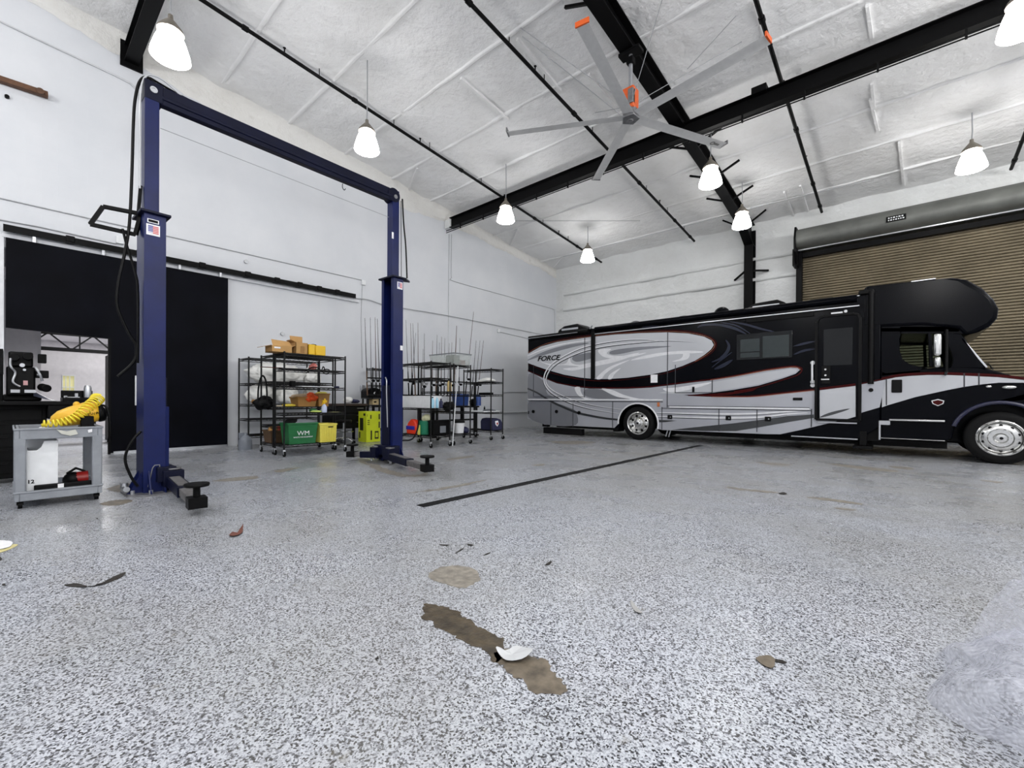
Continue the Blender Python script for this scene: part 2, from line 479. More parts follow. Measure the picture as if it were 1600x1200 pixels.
for pts in ([(1258, 777), (1290, 778), (1346, 787), (1340, 788), (1290, 782)], [(1305, 793), (1335, 796), (1336, 798), (1310, 796)], [(1135, 761), (1175, 765), (1215, 769), (1200, 770), (1150, 765)],
            [(1290, 724), (1330, 727), (1400, 735), (1390, 737), (1330, 731)], [(1180, 722), (1215, 724), (1240, 727), (1210, 727)], [(1390, 728), (1425, 731), (1422, 734), (1395, 731)],
            [(1530, 750), (1565, 753), (1560, 755)], [(640, 770), (690, 762), (760, 750), (700, 764)], [(860, 690), (905, 689), (930, 692), (890, 694)],
            [(700, 717), (735, 712), (740, 714), (705, 719)], [(830, 727), (850, 725), (848, 728)], [(430, 735), (470, 730), (440, 738)]):
    patch(pts, CONCG)
# drain slot
a, b = gnd(652, 790), gnd(1092, 696)
mb = MB(); mb.box(a.x, a.x + .10, a.y, b.y, -.02, .004)
for k in range(2): mb.box(a.x - .012 + k * .112, a.x + k * .112 + .0, a.y, b.y, -.02, .006)
tag(mb.build('floor_drain', [BLACK], smooth=0), 'long narrow black trench drain cover running across the floor towards the motorhome', 'drain')
YEL = M('yellow floor paint', rgb(206, 190, 70), .6, vary=(6, .25))
mb = MB(); P = [Vector((XW + .3 + i * .25, YB - .32 + .05 * math.sin(i * 1.7), 0)) for i in range(14)]
mb.poly([(p.x, p.y - .05 - .03 * math.sin(i), .002) for i, p in enumerate(P)] + [(p.x, p.y + .12, .002) for p in reversed(P)])
o = mb.build('yellow_line', YEL, floor, smooth=0); o['kind'] = 'structure'

# roller door in the back wall
SLAT = M('roller door tan', rgb(124, 114, 94), .5, vary=(1.1, .2), spec=.3)
HOOD = M('roller hood grey', rgb(104, 106, 102), .5, .25, vary=(1.6, .25))
mb = MB(); pitch = .0765; prof = []
z = .05
while z < ZD:
    for dy, t in ((-.03, 0), (-.03, .06), (.012, .12), (.03, .28), (.037, .48), (.03, .68), (.012, .82), (-.03, .88)):
        prof.append((YB - .06 - dy, z + pitch * t))
    z += pitch
n = len(prof)
mb.grid(lambda u, v: Vector((XD0 + .12 + (XD1 - XD0 - .24) * u, prof[min(n - 1, int(round(v * (n - 1))))][0], prof[min(n - 1, int(round(v * (n - 1))))][1])), 2, n - 1)
door_1 = struct('door_1', mb, SLAT, label='tan slatted roll-up door behind the motorhome', smooth=60)
HX0, HX1 = -2.34, 3.4
mb = MB(); pr = [(15.85, 5.72), (15.62, 5.76), (15.52, 5.86), (15.5, 6.0), (15.54, 6.16), (15.66, 6.28), (15.85, 6.33), (16.2, 6.33), (16.2, 5.72)]
mb.prism([(y, z) for y, z in pr], HX0, HX1, 0)
struct('roller_hood', mb, HOOD, door_1, smooth=50, label='grey metal hood over the roll-up door')
mb = MB(); mb.prism([(y, z) for y, z in [(15.48, 5.6), (15.46, 6.0), (15.6, 6.36), (16.25, 6.36), (16.25, 5.2), (15.8, 5.2)]], HX0 - .05, HX0, 0)
mb.box(HX0 - .12, HX0 + .02, 15.75, 16.2, 5.25, 5.75)
struct('hood_bracket', mb, BLACK, door_1, smooth=0)
mb = MB(); mb.box(HX0 + .1, HX1, 16.02, 16.12, 5.52, 5.66); mb.box(XD0 - .02, XD0 + .13, 16.0, 16.3, 0, 5.7); mb.box(XD1 - .13, XD1 + .02, 16.0, 16.3, 0, 5.7)
struct('guide_rail', mb, BLACK, door_1, smooth=0)
mb = MB(); mb.box(HX0, HX1, 15.83, 15.9, 5.69, 5.72); struct('hood_lip', mb, SILVERM, door_1, smooth=0)
p = at(1400, 341, 1, 15.5)
mb = MB(); mb.box(p.x - .2, p.x + .2, 15.47, 15.52, p.z - .07, p.z + .07); pl = struct('sign_plate', mb, BLACK, door_1, smooth=0, label='small black maker plate with white writing')
mb = MB()
for r in range(2):
    x = p.x - .16
    while x < p.x + .15:
        w = random.uniform(.02, .06); mb.box(x, x + w, 15.465, 15.472, p.z + .03 - r * .06 - .018, p.z + .03 - r * .06 + .012); x += w + .02
struct('lettering', mb, WHITEP, door_1, smooth=0)

# black sliding door on its rail over the doorway in the left wall
mb = MB(); DX = XW + .1
mb.prism([(1.30, .02), (3.31, .02), (3.31, 3.85), (-.03, 3.85), (-.03, 2.30), (1.30, 2.25)], DX - .06, DX, 0)
door_2 = struct('door_2', mb, NAVYBLK, smooth=0, label='big black sliding door with an opening cut in its lower corner')
mb = MB(); mb.box(DX - .07, DX + .012, 1.28, 1.315, 0, 2.26)
struct('door_edge', mb, BLACK, door_2, smooth=0)
mb = MB(); mb.box(DX - .05, DX + .005, 1.36, 3.3, .0, .05); struct('door_sweep', mb, SILVERM, door_2, smooth=0, label='pale strip along the door bottom')
p = at(212, 604, 0, DX); mb = MB(); mb.box(DX, DX + .05, p.y - .015, p.y + .015, p.z - .38, p.z + .22)
struct('handle', mb, WHITEP, door_2, bevel=.01, label='long white pull handle')
rail = thing('door_rail', 'long black steel rail carrying the big black sliding door', 'rail', (XW + .12, 3.2, 3.93))
mb = MB(); mb.box(XW + .06, XW + .17, -.06, 6.43, 3.955, 4.055); mb.box(XW + .14, XW + .18, -.06, 6.43, 3.94, 3.96); mb.build('track', BLACK, rail, smooth=0)
for y in (.75, 1.75, 2.8, 3.7, 4.35, 4.9, 5.4, 5.9):
    mb = MB(); mb.box(XW + .0, XW + .19, y - .06, y + .06, 3.96, 4.075); mb.build('bracket', BLACK, rail, bevel=.01)
for y in (.3, 1.2, 2.4, 3.15):
    mb = MB(); mb.box(XW + .1, XW + .15, y - .02, y + .02, 3.84, 3.95); mb.build('hanger', SILVERM, rail, smooth=0)
mb = MB(); mb.box(XW, XW + .06, -.075, 6.6, 3.86, 3.93); struct('trim_1', mb, WHITEW, smooth=0)
mb = MB(); mb.box(XW, XW + .05, -.2, -.05, 0, 3.9); struct('trim_2', mb, WHITEW, smooth=0)

# the room seen through the opening
IW = M('far room wall', rgb(214, 210, 212), .6)
mb = MB(); mb.box(-18.2, -18, -3, 1.02, 0, 2.4); mb.box(-18.2, -18, 1.27, 8, 0, 2.4); mb.box(-18.2, -18, 1.02, 1.27, 0, 1.25); mb.box(-18.2, -18, 1.02, 1.27, 1.73, 2.4)
mb.box(-18.2, -18, .86, 1.02, 0, .01)
struct('wall_far', mb, IW, smooth=0)
mb = MB(); mb.box(-26, -25.8, -5, 9, 0, 5); struct('wall_beyond', mb, IW, smooth=0)
mb = MB(); mb.box(-13.3, -13.2, -3, .44, 0, 4.2); struct('wall_partition', mb, IW, smooth=0)
WG = M('warm window light', rgb(196, 192, 150), .4, emit=(rgb(206, 200, 150), .35))
mb = MB(); mb.box(-18.12, -18.08, .86, 1.29, 1.25, 1.73); w1 = struct('window_1', mb, WG, smooth=0)
mb = MB()
for y in (1.02, 1.09, 1.17, 1.27): mb.box(-18.03, -17.98, y - .008, y + .008, 1.25, 1.73)
for z in (1.24, 1.4, 1.735): mb.box(-18.03, -17.97, 1.01, 1.28, z - .01, z + .01)
struct('window_frame', mb, WHITEP, w1, smooth=0)
tr = thing('roof_truss', 'black steel roof truss high in the room beyond the sliding door', 'truss', (-16.5, 1.2, 2.25))
mb = MB(); mb.beam((-16.5, -1, 2.36), (-16.5, 4, 2.36), .1, .09); mb.beam((-16.5, -1, 2.78), (-16.5, 4, 2.78), .1, .09); mb.build('chord', BLACK, tr, smooth=0)
mb = MB()
for k in range(12):
    y = -1 + k * .42
    mb.beam((-16.5, y, 2.36 if k % 2 else 2.78), (-16.5, y + .42, 2.78 if k % 2 else 2.36), .04, .035)
mb.beam((-16.5, 1.26, 2.36), (-16.5, 1.26, 2.78), .03, .03); mb.build('web', BLACK, tr, smooth=0)
mb = MB(); mb.box(-25.7, XW - .22, -5, 9, 3.4, 3.5); struct('ceiling_far', mb, IW, smooth=0)
cn = thing('tool_cabinet', 'tall dark cabinet at the edge of the opening in the room beyond', 'cabinet', (-15.5, 1.85, 0))
mb = MB(); mb.box(-15.8, -15.3, 1.69, 2.3, 0, 2.2); mb.build('body', BLACK, cn, smooth=0)
for z in (.9, 1.2, 1.45, 1.7, 2.0):
    mb = MB(); mb.box(-15.31, -15.28, 1.7, 1.76, z, z + .08); mb.build('label_plate', SILVERM, cn, smooth=0)
lw = thing('storage_bench', 'low grey bench standing in the room beyond the sliding door', 'bench', (-14.6, 1.0, 0))
mb = MB(); mb.box(-14.9, -14.3, .3, 2.2, .62, .7); mb.build('top', GREYM, lw, bevel=.01)
for y in (.4, 2.1):
    for x in (-14.85, -14.35): mb = MB(); mb.box(x - .03, x + .03, y - .03, y + .03, 0, .62); mb.build('leg', BLACK, lw, smooth=0)

# conduits and cables clipped to the left wall


def wallpipe(px, label, r=.012, cat='conduit', mat=GALV, name='conduit', k=1, box=None, off=None):
    off = off or r + .004
    P = [at(*p, 0, XW + off) for p in px]
    if k > 1: P = smooth_pts(P, k)
    t = thing(name, label, cat, tuple(P[0]))
    mb = MB(); mb.tube(P, r, 8); mb.build('pipe', mat, t)
    for b in (box or []):
        q = at(*b, 0, XW); mb = MB(); mb.box(XW + .003, XW + .06, q.y - .06, q.y + .06, q.z - .07, q.z + .07); mb.build('junction_box', WHITEP, t, bevel=.008)
    return t


CABLE = M('grey cable', rgb(150, 152, 155), .5)
wallpipe([(-12, 27.5), (60, 62), (180, 118), (205, 131), (215, 143), (219, 158)], 'thin grey conduit high on the wall bending down behind the near blue post', .015)
wallpipe([(-12, 306.6), (565, 437.5)], 'straight thin conduit running over the sliding door rail', .012, box=[(567, 442)])
wallpipe([(566, 446), (564, 500), (566, 575)], 'thin vertical cable dropping from the small box right of the door rail', .005, 'cable', CABLE, 'cable')
wallpipe([(-12, 341), (60, 354), (182, 381)], 'short conduit just above the left end of the door rail', .012, box=[(187, 376)])
wallpipe([(552, 466), (575, 468), (600, 476), (637, 482.5), (700, 493), (780, 509), (840, 521), (868, 527)], 'sagging cable from the door rail end to the room corner', .013, 'cable', GALV, 'cable', 5, off=.045)
wallpipe([(701.8, 366), (701, 440), (700.6, 520), (700, 640)], 'straight vertical conduit below the end of the black cross beam', .011)
wallpipe([(705.6, 366), (705.2, 425), (706, 434), (711, 440), (790, 462), (858, 481), (864, 484), (866.5, 490), (866.5, 560)], 'conduit that drops beside another then turns along the wall to the corner', .011, k=3)
wallpipe([(778, 518), (862, 537.5)], 'short conduit with a small box below the sagging cable', .012, box=[(778, 517)])
wallpipe([(788, 614), (796, 612.6), (868, 613.8)], 'horizontal pipe behind the motorhome tail at rack height', .016, k=3)
wallpipe([(786, 645), (868, 642.5)], 'lower horizontal rail on the wall behind the motorhome tail', .03)
wd = thing('wooden_bracket', 'weathered brown wooden beam end fixed high on the left wall', 'bracket', (XW, .2, 6.5))
WOOD = M('weathered wood', rgb(92, 62, 42), .7, vary=(14, .35))
a, b = at(-6, 122, 0, XW + .08), at(75, 149, 0, XW + .08)
mb = MB(); mb.beam(a, b, .12, .09); mb.build('beam', WOOD, wd, bevel=.008)
mb = MB(); q = at(63, 144, 0, XW + .14); mb.cyl(q - Vector((.03, 0, 0)), q + Vector((.06, 0, 0)), .05); mb.build('bolt', WOOD, wd)
for i, (p, l) in enumerate([((11, 152), 'small dark wall knob under the wooden beam end'), ((384, 409), 'small round wall fitting above the sliding door'), ((440.5, 521.5), 'small round wall fitting above the cardboard boxes')]):
    q = at(*p, 0, XW); mb = MB(); mb.cyl(q, q + Vector((.05, 0, 0)), .045 if i else .03, n=12)
    tag(mb.build('wall_fitting', BLACK if i == 0 else GALV), l, 'fitting')

# ---------------------------------------------------------------- steel overhead
STEEL = M('black structural steel', rgb(6, 6, 7), .5, vary=(2, .2), spec=.1)


def ibeam(mb, p0, p1, w, h, tf=.018, tw=.014):
    p0, p1 = Vector(p0), Vector(p1); z = Vector((0, 0, 1))
    mb.beam(p0 + z * (h / 2 - tf / 2), p1 + z * (h / 2 - tf / 2), w, tf); mb.beam(p0 - z * (h / 2 - tf / 2), p1 - z * (h / 2 - tf / 2), w, tf); mb.beam(p0, p1, tw, h - 2 * tf)


YX, ZX0, ZX1 = 9.82, 6.87, 7.2
xb = thing('cross_beam', 'black steel I-beam crossing the whole room under the rafter', 'beam', (-2, YX, ZX0))
mb = MB(); ibeam(mb, (-11.36, YX, (ZX0 + ZX1) / 2), (XR, YX, (ZX0 + ZX1) / 2), .2, ZX1 - ZX0); mb.build('girder', STEEL, xb, smooth=0)
mb = MB(); mb.box(XW + .02, -11.36, YX - .08, YX + .08, ZX0 + .02, ZX1 - .02); mb.build('end_bracket', FOAMW, xb, bevel=.02, label='foam covered end bracket')
for dz, dy in ((-.085, -.1), (-.145, -.1)):
    mb = MB(); mb.tube([(-11.5, YX + dy, ZX0 + dz), (XR, YX + dy, ZX0 + dz)], .012, 6); mb.build('conduit', BLACK, xb)
mb = MB(); x = -10.8
while x < XR: mb.box(x - .015, x + .015, YX - .12, YX - .08, ZX0 - .16, ZX0); x += 1.05
mb.build('clip', BLACK, xb, smooth=0)
mb = MB(); p = at(1186, 148, 1, YX - .1); mb.box(p.x - .13, p.x + .13, YX - .14, YX + .1, ZX1 - .03, ZX1 + .1); mb.build('clamp', STEEL, xb, smooth=0)
b2 = thing('cross_beam', 'black steel beam end above the near blue post, meeting the left wall', 'beam', (-8, 1.6, 7.78))
mb = MB(); ibeam(mb, (XW + .05, 1.62, 7.97), (-.5, 1.62, 7.97), .22, .34); mb.build('girder', STEEL, b2, smooth=0)
mb = MB(); mb.box(XW + .01, XW + .05, 1.45, 1.8, 7.7, 8.2); mb.build('end_bracket', STEEL, b2, smooth=0)

XF = -3.7
rf = thing('rafter_frame', 'black steel roof rafter with a column at the back wall', 'rafter', (XF, 16, 0))
yb = [(-8.5, 8.72), (6, 7.5), (13.2, 6.86), (14.9, 6.62), (15.86, 6.2)]
top = lambda y: 8.40 - .093 * y
mb = MB()
web = [(y, z) for y, z in yb] + [(16.24, 6.2), (16.24, top(16.24)), (-8.5, top(-8.5))]
mb.prism(web, XF - .009, XF + .009, 0)
for (ya, za), (yc, zc) in zip(yb, yb[1:]):
    mb.beam((XF, ya, za), (XF, yc + .01, zc), .26, .02)
mb.beam((XF, -8.5, top(-8.5)), (XF, 16.24, top(16.24)), .24, .02)
mb.build('rafter', STEEL, rf, smooth=0)
mb = MB(); mb.box(XF - .13, XF + .13, 15.85, 15.87, 0, 6.22); mb.box(XF - .13, XF + .13, 16.22, 16.24, 0, 7.0); mb.box(XF - .01, XF + .01, 15.87, 16.22, 0, 6.3)
mb.box(XF - .13, XF + .13, 15.86, 16.24, 6.19, 6.21); mb.build('column', STEEL, rf, smooth=0)
for y, zb in ((5.0, 7.6), (6.2, 7.49), (10.7, 7.07), (12.2, 6.95), (13.6, 6.82), (15.2, 6.55)):
    for s in (-1, 1):
        mb = MB(); mb.beam((XF + s * .06, y, zb + .03), (XF + s * .62, y + .05, min(top(y) - .02, zb + .42)), .045, .045); mb.build('flange_brace', STEEL, rf, smooth=0)
mb = MB(); mb.beam((XF - .12, 15.95, 5.38), (XF - .5, 16.2, 5.2), .05, .05); mb.build('flange_brace', STEEL, rf, smooth=0)
mb = MB(); mb.beam((XF + .12, 15.95, 5.36), (XF + .5, 16.25, 5.36), .05, .05); mb.build('flange_brace', STEEL, rf, smooth=0)

# sprinkler pipes following the roof slope
for i, (x, lab) in enumerate([(-9.2, 'black sprinkler pipe along the roof next to the left wall'), (-5.48, 'black sprinkler pipe passing behind the tip of the ceiling fan, left of the rafter'),
                              (-1.76, 'black sprinkler pipe just right of the rafter ending above the roll-up door hood end'), (2.02, 'black sprinkler pipe at the far right above the roll-up door')]):
    t = thing('sprinkler_pipe', lab, 'pipe', (x, 8, 7.4))
    zp = lambda y: 8.616 - .35 - .093 * y
    mb = MB(); mb.tube([(x, YF + .3, zp(YF + .3)), (x, 16.02, zp(16.02))], .036, 10); mb.build('pipe', BLACK, t)
    for y in (2.9, 5.1, 8.3, 11.6, 14.2, 15.6):
        mb = MB(); mb.cyl((x, y - .05, zp(y - .05)), (x, y + .05, zp(y + .05)), .05, n=10); mb.build('coupling', BLACK, t)
    for y in (1.66, 4.3, 6.12, 7.2, 9.09, 10.6, 12.06, 13.6, 15.03):
        mb = MB(); mb.cyl((x, y, zp(y)), (x, y, zp(y) + .2), .009, n=6); mb.build('hanger_rod', BLACK, t)
    for y in (3.6, 6.9, 10.1, 13.0):
        mb = MB(); mb.cyl((x, y, zp(y) + .02), (x, y, zp(y) + .12), .014, n=6); mb.lathe([(.03, .12), (.03, .125), (.001, .126)], (x, y, zp(y)), n=10); mb.build('sprinkler_head', BLACK, t)
# thin steel rods bracing the roof
for i, (a, b, lab) in enumerate([((816, 57), (968, 178), 'thin brace rod slanting down to the ceiling fan from its left'), ((1150, 25), (1074, 108), 'thin brace rod slanting to the rafter from the top right'),
                                 ((880, 401), (1128, 339), 'thin straight conduit across the far end of the roof, left of the column'), ((1172, 325), (1360, 281), 'thin straight conduit across the far end of the roof, right of the column'),
                                 ((800, 345), (1000, 345), 'thin level wire under the roof behind the cross beam')]):
    p, q = on_roof(*a, off=.26), on_roof(*b, off=.26)
    mb = MB(); mb.tube([p, q], .008 if i not in (2, 3) else .011, 6); tag(mb.build('brace_rod', GALV if i != 4 else CABLE), lab, 'rod')

# ceiling fan
FZ = 6.2; hub = gnd(985, 183, FZ); ORANGE = M('orange fan plastic', rgb(214, 92, 34), .45)
BLADE = M('anodised fan blade', rgb(210, 210, 209), .5)
fan = thing('ceiling_fan', 'large five-bladed grey ceiling fan with orange motor and tips', 'fan', tuple(hub))
mb = MB(); n5 = [hub + Vector((.17 * math.cos(rad(-44 + 72 * k)), .17 * math.sin(rad(-44 + 72 * k)), -.05)) for k in range(5)]
mb.slab(n5, (0, 0, .1)); mb.cyl(hub + Vector((0, 0, -.07)), hub + Vector((0, 0, -.05)), .05); mb.build('hub', GREYM, fan, bevel=.012)
for k in range(5):
    a = rad(-80 + 72 * k); d = Vector((math.cos(a), math.sin(a), 0)); s = Vector((-d.y, d.x, 0))
    sec = [(-.095, .012), (-.05, .03), (.03, .026), (.095, -.014), (.03, .002), (-.05, .004)]
    mb = MB(); L = 2.26
    for r in (.1, L):
        pass
    vs = [hub + d * r + s * u + Vector((0, 0, w)) for r in (.12, L) for u, w in sec]; n = len(sec)
    mb._add(vs, [(i, (i + 1) % n, n + (i + 1) % n, n + i) for i in range(n)] + [tuple(range(n)), tuple(range(2 * n - 1, n - 1, -1))])
    bl = mb.build('blade', BLADE, fan, smooth=50)
    mb = MB(); mb.obox(hub + d * (L + .01) + Vector((0, 0, .03)), d * .012, s * .1, Vector((0, 0, .035))); mb.build('blade_tip', ORANGE if k in (0, 1) else GREYM, bl, smooth=0)
    if k == 2:
        q = hub + d * (L - .28) + Vector((0, 0, -.012)); mb = MB()
        mb.lathe([(.03, 0), (.05, 0), (.05, .004), (.03, .004), (.03, 0)], q - Vector((0, 0, .004)), n=16); mb.obox(q + d * .11, d * .05, s * .022, Vector((0, 0, .003))); mb.build('logo', BLACKP, bl, label='small dark ring mark with a word strip')
mt = Vector((hub.x, hub.y, 0))
mb = MB(); mb.obox(hub + Vector((0, 0, .30)), (.11, 0, 0), (0, .11, 0), (0, 0, .19)); mb.build('motor_housing', ORANGE, fan, bevel=.02)
mb = MB(); mb.cyl(hub + Vector((0, 0, .05)), hub + Vector((0, 0, .13)), .12); mb.obox(hub + Vector((.06, -.09, .3)), (.05, 0, 0), (0, .045, 0), (0, 0, .13)); mb.build('motor', GREYM, fan, bevel=.01)
mb = MB(); mb.cyl(hub + Vector((0, 0, .45)), Vector((hub.x, hub.y, 7.33)), .035); mb.build('drop_tube', SILVERM, fan)
mb = MB(); mb.obox((hub.x, hub.y, 7.34), (.2, 0, 0), (0, .1, 0), (0, 0, .03)); mb.obox((hub.x, hub.y, 7.2), (.06, 0, 0), (0, .06, 0), (0, 0, .06)); mb.build('mounting_bracket', STEEL, fan, bevel=.008)
for dx, dy in ((-1.5, -1.3), (1.5, -1.3), (-1.5, 1.3), (1.5, 1.3)):
    mb = MB(); e = Vector((hub.x + dx, hub.y + dy, 8.36 - .093 * (hub.y + dy))); mb.tube([hub + Vector((0, 0, .2)), e], .006, 6); mb.build('guy_wire', CABLE, fan)

# pendant lamps
GLASS = M('lit prismatic glass', rgb(250, 250, 250), .3, emit=((1, .985, .965, 1), 14.0))
CAP = M('lamp cap metal', rgb(122, 116, 106), .45, .4)


def lamp(x, y, z, ztop, label):
    t = thing('pendant_lamp', label, 'lamp', (x, y, z), 'bell-shaped pendant lamps')
    mb = MB(); mb.lathe([(.001, .43), (.08, .43), (.115, .39), (.152, .32), (.19, .22), (.232, .08), (.245, 0), (.235, -.01), (.12, -.035), (.001, -.04)], (x, y, z), n=28); mb.build('glass_shade', GLASS, t, smooth=60)
    mb = MB(); mb.lathe([(.001, .62), (.03, .62), (.035, .56), (.07, .52), (.15, .42), (.165, .37), (.14, .43), (.001, .45)], (x, y, z), n=24); mb.build('cap', CAP, t)
    mb = MB(); mb.tube([(x, y, z + .6), (x + .01, y, (z + ztop) / 2 + .2), (x, y, ztop)], .011, 6); mb.build('cord', CABLE, t)
    return t


LAMPS = [(-8.15, 4.79, 6.15, 'bright pendant lamp hanging between the two blue posts, next to the first sprinkler pipe'),
         (-8.15, 9.0, 6.02, 'bright pendant lamp hanging in front of the left end of the cross beam'),
         (-8.2, 13.33, 5.98, 'small bright pendant lamp near the far left corner of the room'),
         (-3.22, 10.42, 5.98, 'bright pendant lamp below the fan blade, in front of the rafter beyond the cross beam'),
         (-3.3, 13.4, 5.95, 'bright pendant lamp in front of the top of the black column'),
         (1.12, 13.3, 6.0, 'bright pendant lamp above the roll-up door hood'),
         (1.2, 8.8, 6.0, 'large bright pendant lamp by the right end of the cross beam'),
         (-8.0, 1.55, 6.05, 'large bright pendant lamp in front of the beam end above the near blue post')]
for x, y, z, lab in LAMPS: lamp(x, y, z, 8.42 - .093 * y, lab)
# the same kind of lamps over the part of the room behind and beside the camera
for x, y in ((-8.1, -3), (-3.4, -3), (1.2, -3), (1.2, 1), (5.6, -3), (5.6, 1), (5.6, 5), (5.6, 9), (5.6, 13)):
    L = bpy.data.lights.new('room_lamp', 'POINT'); L.energy = 150; L.shadow_soft_size = .24; L.color = (1, .985, .965)
    o = bpy.data.objects.new('room_lamp', L); COL.objects.link(o); o.location = (x, y, 6.1)
L = bpy.data.lights.new('far_room_fill', 'AREA'); L.energy = 160; L.size = 3; L.shape = 'SQUARE'
o = bpy.data.objects.new('far_room_fill', L); COL.objects.link(o); o.location = (-15, 2.5, 3.3)  # unseen area light, added to brighten the room beyond the opening
L = bpy.data.lights.new('far_room_fill', 'AREA'); L.energy = 220; L.size = 3; L.shape = 'SQUARE'
o = bpy.data.objects.new('far_room_fill', L); COL.objects.link(o); o.location = (-22, 2.5, 3.35)  # second added light, brightens the dark space behind the truss
w = bpy.data.worlds.new('world'); SC.world = w; w.use_nodes = True
w.node_tree.nodes['Background'].inputs[0].default_value = (.5, .52, .55, 1); w.node_tree.nodes['Background'].inputs[1].default_value = .15
SC.view_settings.view_transform = 'Standard'; SC.view_settings.look = 'None'; SC.view_settings.gamma = 1; SC.view_settings.exposure = 0.76
SC.view_settings.use_curve_mapping = False
SC.cycles.use_denoising = True; SC.cycles.max_bounces = 10; SC.cycles.diffuse_bounces = 5; SC.cycles.glossy_bounces = 4; SC.cycles.transparent_max_bounces = 12; SC.cycles.sample_clamp_indirect = 4

# ================================================================ two-post lift
A0, B0 = Vector((-6.6, 1.104, 0)), Vector((-6.71, 4.45, 0))
U = (B0 - A0).normalized(); V = Vector((U.y, -U.x, 0)); Z = Vector((0, 0, 1))      # U along the wall from post to post, V towards the middle of the room
lift = thing('two_post_lift', 'tall dark blue two-post car lift with an overhead beam joining its posts', 'car lift', tuple((A0 + B0) / 2))
FLAGR = M('sticker red', rgb(206, 96, 96), .5); FLAGB = M('sticker blue', rgb(96, 98, 158), .5)


def col_pt(o, a, u, v, z): return o + U * (a * u) + V * v + Z * z      # a=+1: open side towards +U


